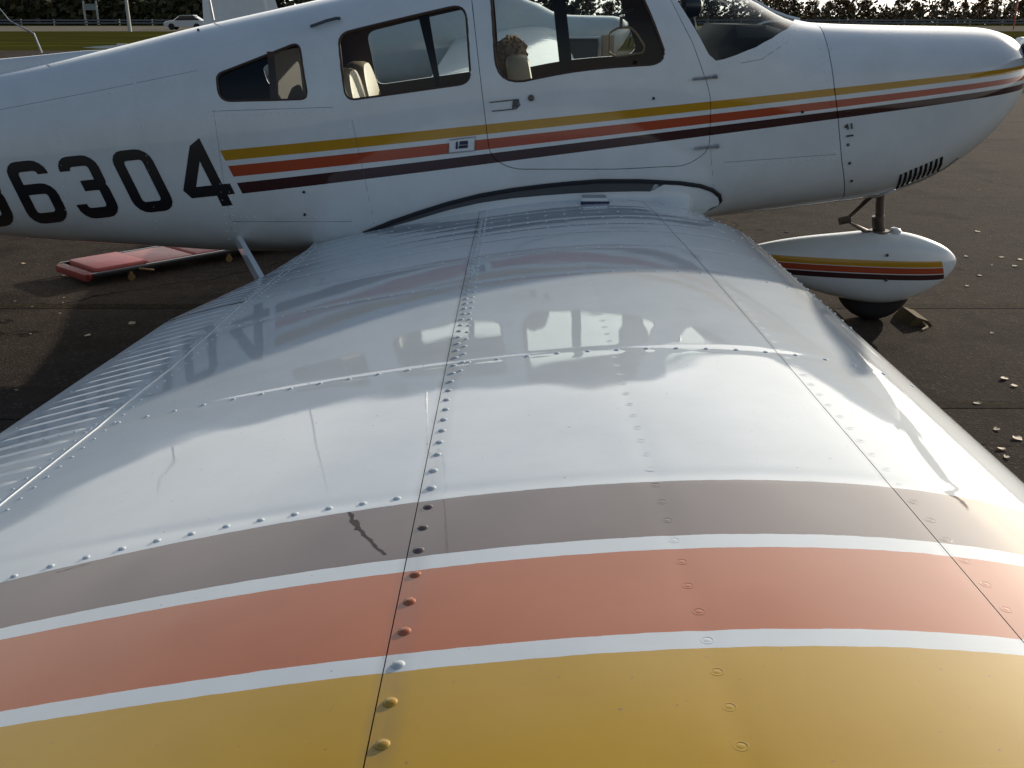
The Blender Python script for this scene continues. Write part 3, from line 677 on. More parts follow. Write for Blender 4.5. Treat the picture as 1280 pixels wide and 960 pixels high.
# rounded tip cap
Yt = .42 - np.array([0, .02, .05, .09, .13, .17, .20, .215]); V = []; tt = np.concatenate([np.linspace(1, 0, 24), np.linspace(0, 1, 24)[1:]])
for i, Y in enumerate(Yt):
    f = math.sqrt(max(0, 1 - ((.42 - Y) / .22) ** 2)); le = .872 - .5 * (1 - f) ** 1.2; te = -1.13 + .35 * (1 - f) ** 1.2; c = le - te
    for j, q in enumerate(tt):
        k = q ** 1.6; yt_, yc_ = foil(k); x = le - k * c; sgn = 1 if j < 24 else -1
        V.append((x, Y, zbase(.42) - k * c * math.tan(R(2.7)) + c * float(yc_) + c * float(yt_) * sgn * f))
n = len(tt); F = [(i * n + j, i * n + j + 1, (i + 1) * n + j + 1, (i + 1) * n + j) for i in range(len(Yt) - 1) for j in range(n - 1)]
link('tip_cap', mesh('tip_cap', V, F, True, [M['wing']]), wing)
# far wing, mirrored about the fuselage centre line (one closed shell)
t = np.concatenate([np.linspace(1, 0, 30) ** 1.6, (np.linspace(0, 1, 30) ** 1.6)[1:]]); V = []; Yb = np.linspace(.35, 4.62, 30)
for Y in Yb:
    c = WLE(Y) - WTE(Y)
    for j, k in enumerate(t):
        x = WLE(Y) - k * c; V.append((x, 2 * YC - Y, float(wz(x, max(Y, .43), j < 30, False))))
n = len(t); F = [(i * n + j, (i + 1) * n + j, (i + 1) * n + j + 1, i * n + j + 1) for i in range(29) for j in range(n - 1)] + [tuple(range(n))]
link('wing', mesh('far_wing', V, F, True, [M['white']], None, 40), plane)

# rivets
def dome(r, h, n=12, ring=False):
    b = MB()
    if ring: prof = [(-.002, r * 1.15), (.0001, r * 1.15), (.00035, r * 1.0), (-.0001, r * .88), (.0002, r * .6), (.00025, r * .1)]
    else: prof = [(-.002, r), (h * .25, r), (h * .7, r * .78), (h * .95, r * .42), (h, r * .08)]
    b.lathe(prof, (0, 0, 0), (0, 0, 1), n); return mesh('rivet', b.v, b.f, True, [M['wing']], None, 60)
RV = []
def wn_(x, Y):
    e = .004; a = float(wz(x + e, Y, disp=False) - wz(x - e, Y, disp=False)) / (2 * e); c = float(wz(x, Y + e, disp=False) - wz(x, Y - e, disp=False)) / (2 * e)
    return Vector((-a, -c, 1)).normalized()
def rv(x, Y, kind, sc=1.0):
    if Y > 4.45 or x > WLE(Y) - .01 or x < WTE(Y) + .02: return
    RV.append((x, Y, float(wz(x, Y)), kind, sc * random.uniform(.95, 1.05), random.uniform(0, 6.28)))
jit = lambda a=.0015: random.uniform(-a, a)
Y = .748
while Y < 4.4: rv(-.1215 + jit(), Y, 0, 1.0 if Y < 1.5 else .85); Y += .0668 if Y < 1.5 else .055
Y = 1.98
while Y < 4.4: rv(-.104 + jit(), Y + .02, 0, .7); Y += .06
Y = .775
while Y < 4.2: rv(.207 + jit(), Y, 1, 1.0); Y += .0585
Y = .80
while Y < 4.2: rv(.566 + jit(), Y, 1, 1.0); Y += .0585
for yr in RIBS[2:]:
    dxr = .062 if yr < 3 else .07
    x = .90
    while x > hx(yr):
        if abs(x + .13) > .03 and abs(x - .55) > .02: rv(x + jit(), yr + jit(), 0, .68 if yr < 2.5 else .6)
        x -= dxr
x = -.17
while x > -.90: rv(x, 1.392 - .16 * (min(0, x + .13)) ** 2 + jit(), 0, .75); x -= .0505
Y = .7
while Y < 4.4:
    rv(hx(Y) + .030, Y, 0, .5); rv(hx(Y) - .020, Y + .02, 0, .42); Y += .047
x = -.90
while x > -1.1: rv(x, 2.06 - .05 * (x + .9), 0, .45); rv(x, 2.9, 0, .4); x -= .035
Y = 1.6
while Y < 4.4: rv(WTE(Y) + .035, Y, 0, .35); Y += .09
Y = 2.6
while Y < 4.42: rv(WLE(Y) - .035, Y, 0, .55); Y += .075
for x in np.arange(.2, .85, .045): rv(x, 4.36, 0, .5)
RV.sort(key=lambda q: q[1] / (1.2 if q[3] else 1))
mD, mR = dome(.0078, .0034), dome(.0066, 0, 14, True)
rest = MB()
for i, (x, Y, z, k, sc, an) in enumerate(RV):
    q = Vector((0, 0, 1)).rotation_difference(wn_(x, Y)) @ Quaternion((0, 0, 1), an)
    if i < 298:
        o = link('rivet', mR if k else mD, wing); o.matrix_parent_inverse = Matrix(); o.location = Vector((x, Y, z)) - wing.matrix_world.translation
        o.rotation_mode = 'QUATERNION'; o.rotation_quaternion = q; o.scale = (sc, sc, sc)
        bpy.context.view_layer
        o.matrix_parent_inverse = Matrix.Translation(wing.matrix_world.translation).inverted() if False else Matrix()
    else:
        src = mR if k else mD; mw = Matrix.LocRotScale(Vector((x, Y, z)), q, Vector((sc,) * 3)); rest.add([mw @ v.co for v in src.vertices], [tuple(f.vertices) for f in src.polygons])
ro = rest.build('rivets', M['wing'], wing, sharp=60); ro['kind'] = 'stuff'

# dark streaks as thin ribbons, mostly across the brown stripe
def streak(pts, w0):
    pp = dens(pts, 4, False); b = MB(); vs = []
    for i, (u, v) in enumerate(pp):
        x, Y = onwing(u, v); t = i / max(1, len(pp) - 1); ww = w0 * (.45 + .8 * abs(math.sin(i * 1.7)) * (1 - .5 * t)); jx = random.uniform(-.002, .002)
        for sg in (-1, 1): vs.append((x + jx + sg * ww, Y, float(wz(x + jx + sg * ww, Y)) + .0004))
    b.add(vs, [(2 * i, 2 * i + 1, 2 * i + 3, 2 * i + 2) for i in range(len(pp) - 1)]); b.build('dark_streak', M['streak'], wing)
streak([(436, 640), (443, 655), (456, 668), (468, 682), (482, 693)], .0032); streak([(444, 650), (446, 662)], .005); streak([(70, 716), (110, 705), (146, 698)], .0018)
# wing root: rubber seal line, dark gap panel and white leading edge fairing
CURVE = [(455, 291), (490, 277), (525, 265), (560, 254), (600, 244), (640, 237), (680, 232), (715, 228.5), (750, 226), (800, 226), (850, 228.5), (875, 232), (890, 237), (899, 244), (900, 250), (895, 255), (884, 260), (868, 265)]
seal_o = along(CURVE, .010, 'root_seal', M['rubber'], fus, .004, 8)
us = np.linspace(456, 812, 44); cu = np.array(CURVE[:14]); bw = lambda u: np.interp(u, [455, 520, 600, 690, 750, 815], [1, 6, 8, 11, 12.5, 11])
cv = lambda u: float(np.interp(u, cu[:, 0], cu[:, 1]))
b = MB(); vs = []
for u in us: vs += [onbody(u, cv(u), .006), onbody(u, cv(u) + bw(u), .012)]
b.add(vs, [(2 * i, 2 * i + 1, 2 * i + 3, 2 * i + 2) for i in range(len(us) - 1)])
q0 = [onbody(826, cv(826), .007), onbody(818, cv(818), .007), onbody(828, 239, .012), onbody(846, cv(846), .007)]; k0 = len(b.v); b.add([onbody(812, cv(812), .006), onbody(812, cv(812) + 11, .012), onbody(819, cv(819) + 1, .007)], [(0, 1, 2)]); b.add([onbody(820, cv(820), .007), onbody(830, 241, .012), onbody(850, cv(850), .007)], [(0, 1, 2)])
b.build('root_gap', M['grey'], fus)
# white fairing strip between the gap and the wing skin, swelling into the leading edge
b = MB(); vs = []; uf = np.concatenate([us, np.linspace(818, 899, 14)]); NR = 7
for u in uf:
    if u <= 812: a = onbody(u, cv(u) + bw(u), .011)
    else: a = onbody(u, cv(u) + max(0, 11 * (830 - u) / 18 if u < 830 else 0) + 1.5, .009)
    t = max(0, (u - 812) / 87); x_ = a.x * (.985 - .0 * t); Yw = 4.33 + .06 * t
    if u <= 866: e = Vector((min(x_, .90), Yw, float(wz(min(x_, .90), Yw)) - .004))
    else: e = onbody(u - 8 * t, 264 - max(0, t - .8) * 55, .02)
    m_ = onbody(u, cv(u) + (26 if u < 812 else 26 - 14 * t), .02)
    for k in range(NR):
        q = k / (NR - 1); vs.append(a * (1 - q) ** 2 + m_ * 2 * q * (1 - q) + e * q * q)
b.add(vs, [(i * NR + k, i * NR + k + 1, (i + 1) * NR + k + 1, (i + 1) * NR + k) for i in range(len(uf) - 1) for k in range(NR - 1)]); b.build('root_fairing', M['white'], fus)
x_, Y_ = onwing(742, 252); b = MB(); b.box((x_, Y_ - .02, float(wz(x_, Y_)) + .014), (.115, .10, .022), taper=.86); blk = b.build('root_step_block', M['white'], wing)
b = MB(); b.box((x_, Y_ - .074, float(wz(x_, Y_)) + .007), (.118, .008, .012)); b.build('blue_edge', M['blue'], wing)
# boarding step strut behind the wing
b = MB(); a0 = onbody(298, 303, -.01); a1 = atY(327, 352, 4.0)
rot = (a1 - a0).to_track_quat('Z', 'X').to_matrix(); b.box((a0 + a1) / 2, (.05, .022, (a1 - a0).length + .12), rot=rot); st_ = b.build('boarding_step', M['white'], plane)
b = MB(); b.box(a1 + Vector((.0, -.03, -.03)), (.16, .12, .012)); b.build('step_pad', M['rubber'], st_)

# main wheels under the wing
for sg in (-1, 1):
    yy = YC + sg * 1.35; b = MB(); b.tube([(-.16, yy, .62), (-.16, yy, .22)], .03, 10); leg = b.build('main_gear_leg', M['metal'], plane)
    b = MB(); b.lathe([(-.07, .10), (-.065, .17), (-.03, .20), (.03, .20), (.065, .17), (.07, .10)], (-.16, yy, .20), (0, 1, 0), 26); b.build('tyre', M['tyre'], leg)
# nose wheel with spat
def nose_gear():
    x0 = 1.76; b = MB(); b.tube([(1.735, YC, .80), (1.762, YC, .44)], .021, 12); b.tube([(1.748, YC, .52), (1.762, YC, .44)], .030, 12); b.lathe([(0, .06), (.05, .05)], (1.762, YC, .40), (0, 0, 1), 14)
    strut = b.build('nose_strut', M['dkmetal'], plane)
    b = MB(); b.tube([(1.70, YC - .02, .62), (1.59, YC - .02, .50), (1.71, YC - .02, .44)], .013, 8); b.tube([(1.56, YC - .02, .495), (1.61, YC - .02, .505)], .02, 8); b.build('torque_link', M['dkmetal'], strut)
    # spat: lofted teardrop, open below for the tyre
    xs = np.array([1.08, 1.12, 1.20, 1.32, 1.45, 1.6, 1.72, 1.82, 1.92, 2.02, 2.09, 2.135, 2.152])
    top = np.array([.345, .362, .385, .408, .425, .438, .452, .450, .437, .405, .372, .335, .305]); bot = np.array([.325, .295, .26, .21, .16, .12, .096, .092, .108, .15, .205, .255, .29])
    hw = np.array([.01, .03, .055, .085, .105, .118, .122, .122, .115, .095, .07, .04, .008]); V = []; n = 28
    for i in range(len(xs)):
        zc = (top[i] + bot[i]) / 2
        for k in range(n):
            q = 2 * math.pi * k / n; c, s_ = math.cos(q), math.sin(q); e = 2.4; rr = (abs(c) ** e + abs(s_) ** e) ** (-1 / e); V.append((xs[i], YC - hw[i] * rr * s_, zc + (top[i] - bot[i]) / 2 * rr * c))
    F = [(i * n + k, (i + 1) * n + k, (i + 1) * n + (k + 1) % n, i * n + (k + 1) % n) for i in range(len(xs) - 1) for k in range(n)] + [tuple(range(n)), tuple((len(xs) - 1) * n + k for k in range(n))[::-1]]
    m = mesh('wheel_fairing', V, F, True, [M['spat']], None, 60); sub = link('wheel_fairing', m, strut); md = sub.modifiers.new('smooth', 'SUBSURF'); md.levels = md.render_levels = 2
    b = MB(); b.lathe([(-.075, .10), (-.07, .15), (-.045, .178), (-.015, .185), (.015, .185), (.045, .178), (.07, .15), (.075, .10)], (1.785, YC + .05, .184), (0, 1, 0), 32); b.build('tyre', M['tyre'], strut)
    for dx in (0.03, .04):
        z_ = .355 if dx < .035 else .235
        b = MB(); b.lathe([(0, .008), (.004, .006)], (1.74 + dx, YC - .123, z_), (0, -1, 0), 10); b.build('fairing_screw', M['dkmetal'], sub)
    b = MB(); b.lathe([(-.03, .022), (-.01, .028), (.006, .026), (.014, .015)], (1.835, YC - .02, .452), (0.3, 0, 1), 16); b.build('fairing_cap', M['white'], sub)
def spat_paint():
    m = bpy.data.materials.new('spat_paint'); m.use_nodes = True; N, p, s, gr = paint_base(m, .35, .06); x, z = s.outputs[0], s.outputs[2]
    q = N.math('ADD', z, N.math('MULTIPLY', x, .035)); x1 = N.math('LESS_THAN', N.math('MULTIPLY_ADD', z, .35, x), 2.16)
    c = WHITE
    for (a, b_), col in zip([(.359, .389), (.327, .356), (.297, .323)], [YEL, RED, BRN]):
        f = N.math('MULTIPLY', N.math('MULTIPLY', N.math('GREATER_THAN', q, a), N.math('LESS_THAN', q, b_)), x1); c = N.mix(f, c, col)
    N.l(N.mix(1, c, gr, 'MULTIPLY'), p.inputs['Base Color']); return m
M['spat'] = spat_paint(); nose_gear()

# wheel chocks
for x0, d_, lab in ((1.99, 1, 'yellow wheel chock lying in front of the nose wheel'), (1.57, -1, 'yellow wheel chock behind the nose wheel, partly hidden by the wing')):
    ch = tag(empty('wheel_chock', (x0, YC, 0)), lab, 'chock', 'chocks at the nose wheel'); b = MB(); b.add([(x0 - .07 * d_, YC - .10, .0), (x0 + .05 * d_, YC - .10, .0), (x0 + .03 * d_, YC - .10, .025), (x0 - .03 * d_, YC - .10, .045), (x0 - .07 * d_, YC + .10, .0), (x0 + .05 * d_, YC + .10, .0), (x0 + .03 * d_, YC + .10, .025), (x0 - .03 * d_, YC + .10, .045)], [(0, 1, 2, 3), (7, 6, 5, 4), (0, 3, 7, 4), (3, 2, 6, 7), (2, 1, 5, 6), (1, 0, 4, 5)]); b.build('wedge', M['chock'], ch, False)
    b = MB(); b.tube([(x0, YC - .10, .02), (x0 + .01, YC - .14, .008), (x0 - .03 * d_, YC - .18, .006)], .005, 6); b.build('rope', M['cream'], ch)
# interior
def seat(x, y, z0, zt, lean, wdt, name='seat'):
    """upholstered seat: rounded back and cushion"""
    b = MB(); n = 18; prof = []
    hgt = zt - z0; th = .10; hw_ = wdt / 2
    outl = [(-hw_, 0)] + [(-hw_ * (math.cos(q) ** .6 if math.cos(q) > 0 else 0), hgt - .16 + .16 * math.sin(q)) for q in np.linspace(0, math.pi / 2, 8)] + [(hw_ * (math.cos(q) ** .6 if math.cos(q) > 1e-6 else 0), hgt - .16 + .16 * math.sin(q)) for q in np.linspace(math.pi / 2, 0, 8)[1:]] + [(hw_, 0)]
    lay = [(-.5, .90), (-.42, .97), (-.2, 1), (.2, 1), (.42, .97), (.5, .90)]; vs = []
    for (d, sc) in lay:
        for (a, h) in outl: vs.append((x + d * th - h * lean, y + a * sc, z0 + h * (sc * .5 + .5)))
    m_ = len(outl); fs = [(i * m_ + k, i * m_ + k + 1, (i + 1) * m_ + k + 1, (i + 1) * m_ + k) for i in range(5) for k in range(m_ - 1)] + [tuple(range(m_))[::-1], tuple(5 * m_ + k for k in range(m_))]
    b.add(vs, fs); bk = b.build(name, M['cream'], plane)
    b = MB(); b.box((x + .24, y, z0 + .02), (.46, wdt, .13)); b.build('seat_cushion', M['cream'], bk); return bk
rx = atY(450, 100, 4.75)
seat(-.63, 4.73, .72, 1.205, .22, .40); seat(-.63, 5.20, .72, 1.215, .22, .40)
fs1 = seat(.12, 4.70, .72, 1.265, .18, .42); seat(.12, 5.20, .72, 1.265, .18, .42)
# fleecy cover on the near front seat's head
bm = bmesh.new(); bmesh.ops.create_icosphere(bm, subdivisions=4, radius=1)
from mathutils import noise as mnoise
for v in bm.verts:
    d = v.co.copy(); k = 1 + .22 * mnoise.noise(d * 4) + .10 * mnoise.noise(d * 11); v.co = Vector((d.x * .07 * k, d.y * .14 * k, d.z * .075 * k))
m = bpy.data.meshes.new('fleece_headrest'); bm.to_mesh(m); bm.free(); m.materials.append(M['fleece'])
o = link('fleece_headrest', m, fs1); o.matrix_parent_inverse = Matrix(); o.location = Vector((-.005, 4.80, 1.262))
b = MB(); b.box((.05, YC, .68), (1.5, .78, .04)); b.build('cabin_floor', M['trim'], plane)
b = MB(); b.box((-1.0, YC, .98), (.03, .86, .60)); b.build('rear_bulkhead', M['trim'], plane)
b = MB()
pr = [(.86, 1.02), (.86, 1.30), (.93, 1.385), (1.06, 1.385), (1.20, 1.345), (1.26, 1.02)]; vs = [(x, YC + sy * wd, z) for sy, wd in ((-1, .43), (-.6, .46), (.6, .46), (1, .43)) for (x, z) in pr]
vs = [(x, yv, z) for sy in (-.44, -.36, 0, .36, .44) for (x, z) in pr for yv in [YC + sy]]
vs = [(v_[0], v_[1], v_[2] - (.05 if abs(v_[1] - YC) > .40 and v_[2] > 1.1 else 0)) for v_ in vs]
b.add(vs, [(i * 6 + k, i * 6 + k + 1, (i + 1) * 6 + k + 1, (i + 1) * 6 + k) for i in range(4) for k in range(5)] + [tuple(range(6))[::-1], tuple(24 + k for k in range(6))]); dash = b.build('instrument_panel', M['dash'], plane)
for y in (4.72, 5.18):
    b = MB(); c0 = Vector((.80, y, 1.06)); b.tube([c0 + Vector((0, -.14, .08)), c0 + Vector((0, -.13, 0)), c0 + Vector((0, -.08, -.03)), c0 + Vector((0, .08, -.03)), c0 + Vector((0, .13, 0)), c0 + Vector((0, .14, .08))], .014, 8); b.tube([c0 + Vector((0, 0, -.03)), c0 + Vector((.14, 0, -.02))], .014, 8); b.build('control_yoke', M['black'], dash)
b = MB(); cc = atY(863, 8, 4.85); b.lathe([(-.05, .02), (-.035, .042), (.0, .048), (.035, .042), (.05, .02)], cc, (1, .2, 0), 16); b.tube([cc, cc + Vector((.03, 0, -.12))], .012, 6); b.build('compass', M['black'], dash)
def strap(p0, p1, w0, w1):
    b = MB(); a, c = Vector(p0), Vector(p1); vs = []
    for i in range(7):
        t = i / 6; p_ = a.lerp(c, t); ww = w0 + (w1 - w0) * t; vs += [p_ + Vector((-ww / 2, 0, 0)), p_ + Vector((ww / 2, 0, 0)), p_ + Vector((ww / 2, .004, 0)), p_ + Vector((-ww / 2, .004, 0))]
    b.add(vs, [(i * 4 + k, i * 4 + (k + 1) % 4, i * 4 + 4 + (k + 1) % 4, i * 4 + 4 + k) for i in range(6) for k in range(4)]); b.build('shoulder_strap', M['strap'], plane, sharp=30)
strap(atY(694, -45, 5.30), atY(709, 97, 5.30), .060, .062); strap(atY(524, -6, 5.25), atY(549, 112, 5.25), .060, .024)
# pilot's vent window on the far side
b = MB(); fr = [atY(u, v, 5.44) for u, v in rpoly([(761, 66), (762, 41), (772, 35), (788, 34), (796, 42), (806, 58), (804, 66), (770, 71)], 3, 3)]; b.tube(fr + [fr[0]], .0055, 8, caps=False); b.build('vent_window', M['cream'], fus)
b = MB(); k0 = atY(776, 34, 5.43); b.tube([k0, k0 + Vector((0, -.01, .05))], .008, 6); b.tube([k0 + Vector((-.03, -.01, .055)), k0 + Vector((.06, -.01, .085))], .007, 6); b.build('vent_latch', M['metal'], fus)

# ------------------------------------------------------------------ second airplane parked beyond
def second_plane():
    root = tag(empty('airplane', (0, 20, 0)), 'white airplane parked beyond, seen through the cabin windows of the striped one', 'airplane')
    sc = 1.25; ox, oy, oz = -.72, 20.0, -.30
    xs = np.concatenate([np.linspace(-5.2, 2.29, 60)]); ss = np.linspace(-1, 1, 33)
    X, S = np.meshgrid(xs, ss, indexing='ij'); Pp = P0(X, S); Pp = (Pp - np.array([0, YC, 0])) * sc + np.array([ox, oy, oz])
    Pp[..., 2] += .0
    n = 33; V = Pp.reshape(-1, 3); F = [(i * n + j, (i + 1) * n + j, (i + 1) * n + j + 1, i * n + j + 1) for i in range(59) for j in range(32)]
    f2 = link('fuselage', mesh('second_fuselage', V, F, True, [M['white']]), root)
    if f2.data.polygons[0].normal.y and np.mean([pp.normal.z for pp in f2.data.polygons if pp.center.z > 1.2]) < 0: f2.data.flip_normals()
    def patch(name, outl, mt):
        q = dens(outl, .05); c = (np.mean([a for a, _ in q]), np.mean([b_ for _, b_ in q])); vs = [PO(c[0], c[1], .006)] + [PO(a, b_, .006) for a, b_ in q]
        vs = [(np.array(v) - np.array([0, YC, 0])) * sc + np.array([ox, oy, oz]) for v in vs]; k = len(q)
        mm = mesh(name, vs, [(0, 1 + i, 1 + (i + 1) % k) for i in range(k)], True, [mt]); return link(name, mm, f2)
    # wing reaching towards us, tilted so its top mirrors the bright sky
    for sg, name in ((-1, 'wing'), (1, 'wing')):
        V = []; t = np.concatenate([np.linspace(1, 0, 20) ** 1.6, (np.linspace(0, 1, 20) ** 1.6)[1:]]); ys = np.linspace(.4, 10.6, 10)
        for y in ys:
            q = (y - .4) / 10.2; le = .86 - .06 * q; te = -1.0 + .02 * q; c = le - te
            for j, k in enumerate(t):
                yt_, yc_ = foil(k); V.append((le - k * c, oy + sg * y, 1.16 + .052 * sg * y - k * c * .05 + c * float(yc_) + c * float(yt_) * (1 if j < 20 else -1) * (.9 if q < .99 else .3)))
        n = len(t); F = [(i * n + j, i * n + j + 1, (i + 1) * n + j + 1, (i + 1) * n + j) for i in range(9) for j in range(n - 1)] + [tuple(9 * n + j for j in range(n))]
        mm = mesh('second_wing', V, F, True, [M['white']], None, 40)
        if np.mean([pp.normal.z for pp in list(mm.polygons)[:15]]) < 0: mm.flip_normals()
        link(name, mm, root)
    slab('fin', ((-4.1, 20, 1.0), (-5.62, 20, .9)), ((-4.5, 20, 2.6), (-5.55, 20, 2.6)), root)
    for sg in (-1, 1): slab('stabilator', ((-6.0, 20, .95), (-7.0, 20, .93)), ((-6.0, 20 + sg * 2.2, .95), (-7.0, 20 + sg * 2.2, .93)), root)
    b = MB(); fr = [(x, 18.9, z) for x, z in rpoly([(.95, .62), (1.50, .62), (1.50, 1.06), (.95, 1.06)], .12, 5)]; b.tube(fr + [fr[0]], .03, 8, caps=False); b.tube([(1.02, 19.0, .66), (1.44, 19.0, .66)], .02, 6); ww = b.build('engine_hatch', M['white'], root)
    b = MB(); b.box((1.225, 18.97, .84), (.53, .03, .42)); b.build('hatch_panel', M['grey'], ww)
    b = MB(); b.box((1.68, 19.2, .90), (.20, .25, .40)); b.build('engine_cover', M['cream'], root)
    for y, x in ((17.9, -.2), (22.1, -.2), (20, 1.6)):
        b = MB(); b.tube([(x, y, .75), (x, y, .2)], .045, 8); lg = b.build('gear_leg', M['metal'], root)
        b = MB(); b.lathe([(-.08, .1), (-.07, .2), (-.03, .23), (.03, .23), (.07, .2), (.08, .1)], (x, y, .23), (0, 1, 0), 20); b.build('tyre', M['tyre'], lg)
    b = MB(); b.lathe([(0, .16), (.15, .11), (.26, .02)], (2.15, 20, 1.2), (1, 0, 0), 16); sp2 = b.build('spinner', M['white'], root)
    b = MB(); b.box((2.2, 20, 1.2), (.03, .12, 1.8), rot=Matrix.Rotation(R(70), 3, 'X')); b.build('propeller', M['black'], sp2)
second_plane()

# ------------------------------------------------------------------ red mechanic's creeper on the tarmac
def creeper():
    a = atZ(117, 352, .03); a.z = 0; c = atZ(290, 320, .03); c.z = 0; d = (c - a); L = 1.75; ex = Vector((d.x, d.y, 0)).normalized(); ey = Vector((-ex.y, ex.x, 0))
    root = empty('creeper', a, math.atan2(ex.y, ex.x)); tag(root, 'low red padded creeper trolley with black rails lying on the tarmac under the tail', 'creeper')
    bpy.context.view_layer.update(); Mx = root.matrix_world
    wd = .40
    def B(name, mt, boxes, par=root, bev=.012):
        mm = MB()
        for (cx, cy, cz, sx, sy, sz) in boxes: mm.box((cx, cy, cz), (sx, sy, sz))
        m = mesh(name, mm.v, mm.f, False, [mt]); bm = bmesh.new(); bm.from_mesh(m); bmesh.ops.bevel(bm, geom=bm.edges[:], offset=bev, segments=2, affect='EDGES', profile=.6); bm.to_mesh(m); bm.free()
        m.polygons.foreach_set('use_smooth', [True] * len(m.polygons)); m.set_sharp_from_angle(angle=R(40))
        o = bpy.data.objects.new(name, m); COL.objects.link(o); o.parent = par; return o
    B('rail', M['black'], [(L / 2, .0, .062, L, .026, .028)], bev=.006); B('rail', M['black'], [(L / 2, wd, .062, L, .026, .028)], bev=.006)
    B('cross_member', M['dkred'], [(.0, wd / 2, .058, .04, wd, .028)], bev=.006); B('cross_member', M['dkred'], [(L, wd / 2, .058, .04, wd, .028)], bev=.006)
    B('head_pad', M['headpad'], [(.19, wd / 2, .076, .30, wd - .06, .034)], bev=.012); B('pad', M['pink'], [(.50, wd / 2, .068, .28, wd - .05, .02)], bev=.008); B('pad', M['pink'], [(1.20, wd / 2, .070, 1.06, wd - .05, .022)], bev=.008)
    B('skirt', M['dkred'], [(-.02, wd / 2, .050, .03, wd - .04, .04)], bev=.005)
    for x in (.22, .86, 1.6):
        for y in (0, wd):
            mm = MB(); mm.lathe([(-.009, .010), (-.009, .019), (.009, .019), (.009, .010)], (x, y - .01, .019), (.8, 1, 0), 14); mm.box((x, y, .042), (.018, .024, .022)); o = bpy.data.objects.new('caster', mesh('caster', mm.v, mm.f, True, [M['brass']], None, 40)); COL.objects.link(o); o.parent = root
    mm = MB(); mm.tube([(.26, -.03, .065), (.34, -.05, .045)], .007, 6); o = bpy.data.objects.new('latch_lever', mesh('latch_lever', mm.v, mm.f, True, [M['brass']])); COL.objects.link(o); o.parent = root
creeper()

# ------------------------------------------------------------------ fallen leaves and crumbs on the tarmac
M['dryleaf'] = mat('dry_leaf', (.55, .42, .27), .7, var=.25, vscale=9)
lm = []
for k in range(3):
    b = MB(); n = 7; vs = []
    for i in range(n):
        t = i / (n - 1); ww = .38 * math.sin(math.pi * t) ** .8 * (1 + .3 * math.sin(5 * t + k)); vs += [(t - .5, -ww, .10 * math.sin(6 * t + k) + .16), (t - .5, 0, .03), (t - .5, ww, .12 * math.cos(4 * t + k) + .14)]
    b.add(vs, [(i * 3 + j, i * 3 + j + 1, i * 3 + 4 + j, i * 3 + 3 + j) for i in range(n - 1) for j in range(2)]); lm.append(mesh('fallen_leaf', b.v, b.f, True, [M['dryleaf']]))
def leaf(x, y, s_):
    o = link('fallen_leaf', random.choice(lm)); o.location = (x, y, .004); o.rotation_euler = (random.uniform(-.1, .1), random.uniform(-.1, .1), random.uniform(0, 6.28)); o.scale = (s_, s_, s_ * .35)
    tag(o, 'pale dry leaf scrap lying on the dark tarmac', 'leaf', 'dry leaf scraps on the tarmac')
for u, v in ((1255, 474), (1268, 483), (1246, 537), (1272, 549), (1252, 562), (1258, 572), (1208, 321), (1225, 345), (1252, 322), (1275, 325), (1268, 333), (1209, 358), (984, 290), (1222, 290), (1222, 505), (80, 345), (110, 420), (165, 405), (30, 330), (300, 372)):
    p_ = atZ(u, v, 0); leaf(p_.x, p_.y, random.uniform(.03, .05))
for i in range(70):
    leaf(random.uniform(1.9, 5), random.uniform(3.9, 10), random.uniform(.008, .022)) if i < 52 else leaf(random.uniform(-4, -1.6), random.uniform(3.6, 8), random.uniform(.01, .022))

# ------------------------------------------------------------------ background
def make_tree(kind, h, seed):
    rr = random.Random(seed); root = empty('tree')
    b = MB(); b.tube([(0, 0, -.2), (.05, 0, h * .3), (-.08, .05, h * .6), (.05, 0, h * .92)], [.035 * h, .027 * h, .016 * h, .004 * h], 7)
    ends = []
    for i in range(9):
        z = h * rr.uniform(.18, .8); a = rr.uniform(0, 6.28); l = h * rr.uniform(.16, .3) * (1.2 - z / h); e = Vector((math.cos(a) * l, math.sin(a) * l, z + l * .6)); b.tube([(0, 0, z), e * .6 + Vector((0, 0, z * .4)), e], [.012 * h, .007 * h, .002 * h], 5); ends.append(e)
    tr = b.build('trunk', M['bark'], root)
    V = []; F = []
    blobs = [(Vector((0, 0, h * .6)), h * .28)] + [(e, h * rr.uniform(.10, .18)) for e in ends] + [(Vector((rr.uniform(-.2, .2) * h, rr.uniform(-.2, .2) * h, h * rr.uniform(.12, .85))), h * rr.uniform(.08, .15)) for _ in range(8)]
    cnt = 1500
    for i in range(cnt):
        if kind == 2:
            z = h * (1 - rr.random() ** .6 * .93); r_ = (h - z) * .28 * (.35 + .65 * rr.random()) * (1 + .35 * math.sin(z * 5)); a = rr.uniform(0, 6.28); p_ = Vector((math.cos(a) * r_, math.sin(a) * r_, z))
        else:
            c, r_ = rr.choice(blobs); d = Vector((rr.gauss(0, 1), rr.gauss(0, 1), rr.gauss(0, .8))); p_ = c + d.normalized() * r_ * rr.random() ** .4
        if p_.z < .2: p_.z = .2 + rr.random() * .5
        n_ = Vector((rr.gauss(0, 1), rr.gauss(0, 1), rr.gauss(0, 1))).normalized(); a_ = n_.orthogonal().normalized() * rr.uniform(.02, .042) * h; c_ = n_.cross(a_).normalized() * rr.uniform(.012, .03) * h
        k = len(V); V += [p_ - a_, p_ - c_ * .9, p_ + a_, p_ + c_]; F.append((k, k + 1, k + 2, k + 3))
    link('crown', mesh('crown', V, F, False, [M['leaf'][kind]]), root)
    return root
protos = [make_tree(0, 8.5, 1), make_tree(0, 7, 2), make_tree(1, 6.2, 3), make_tree(1, 5.0, 4), make_tree(2, 8, 5), make_tree(2, 5.2, 6)]
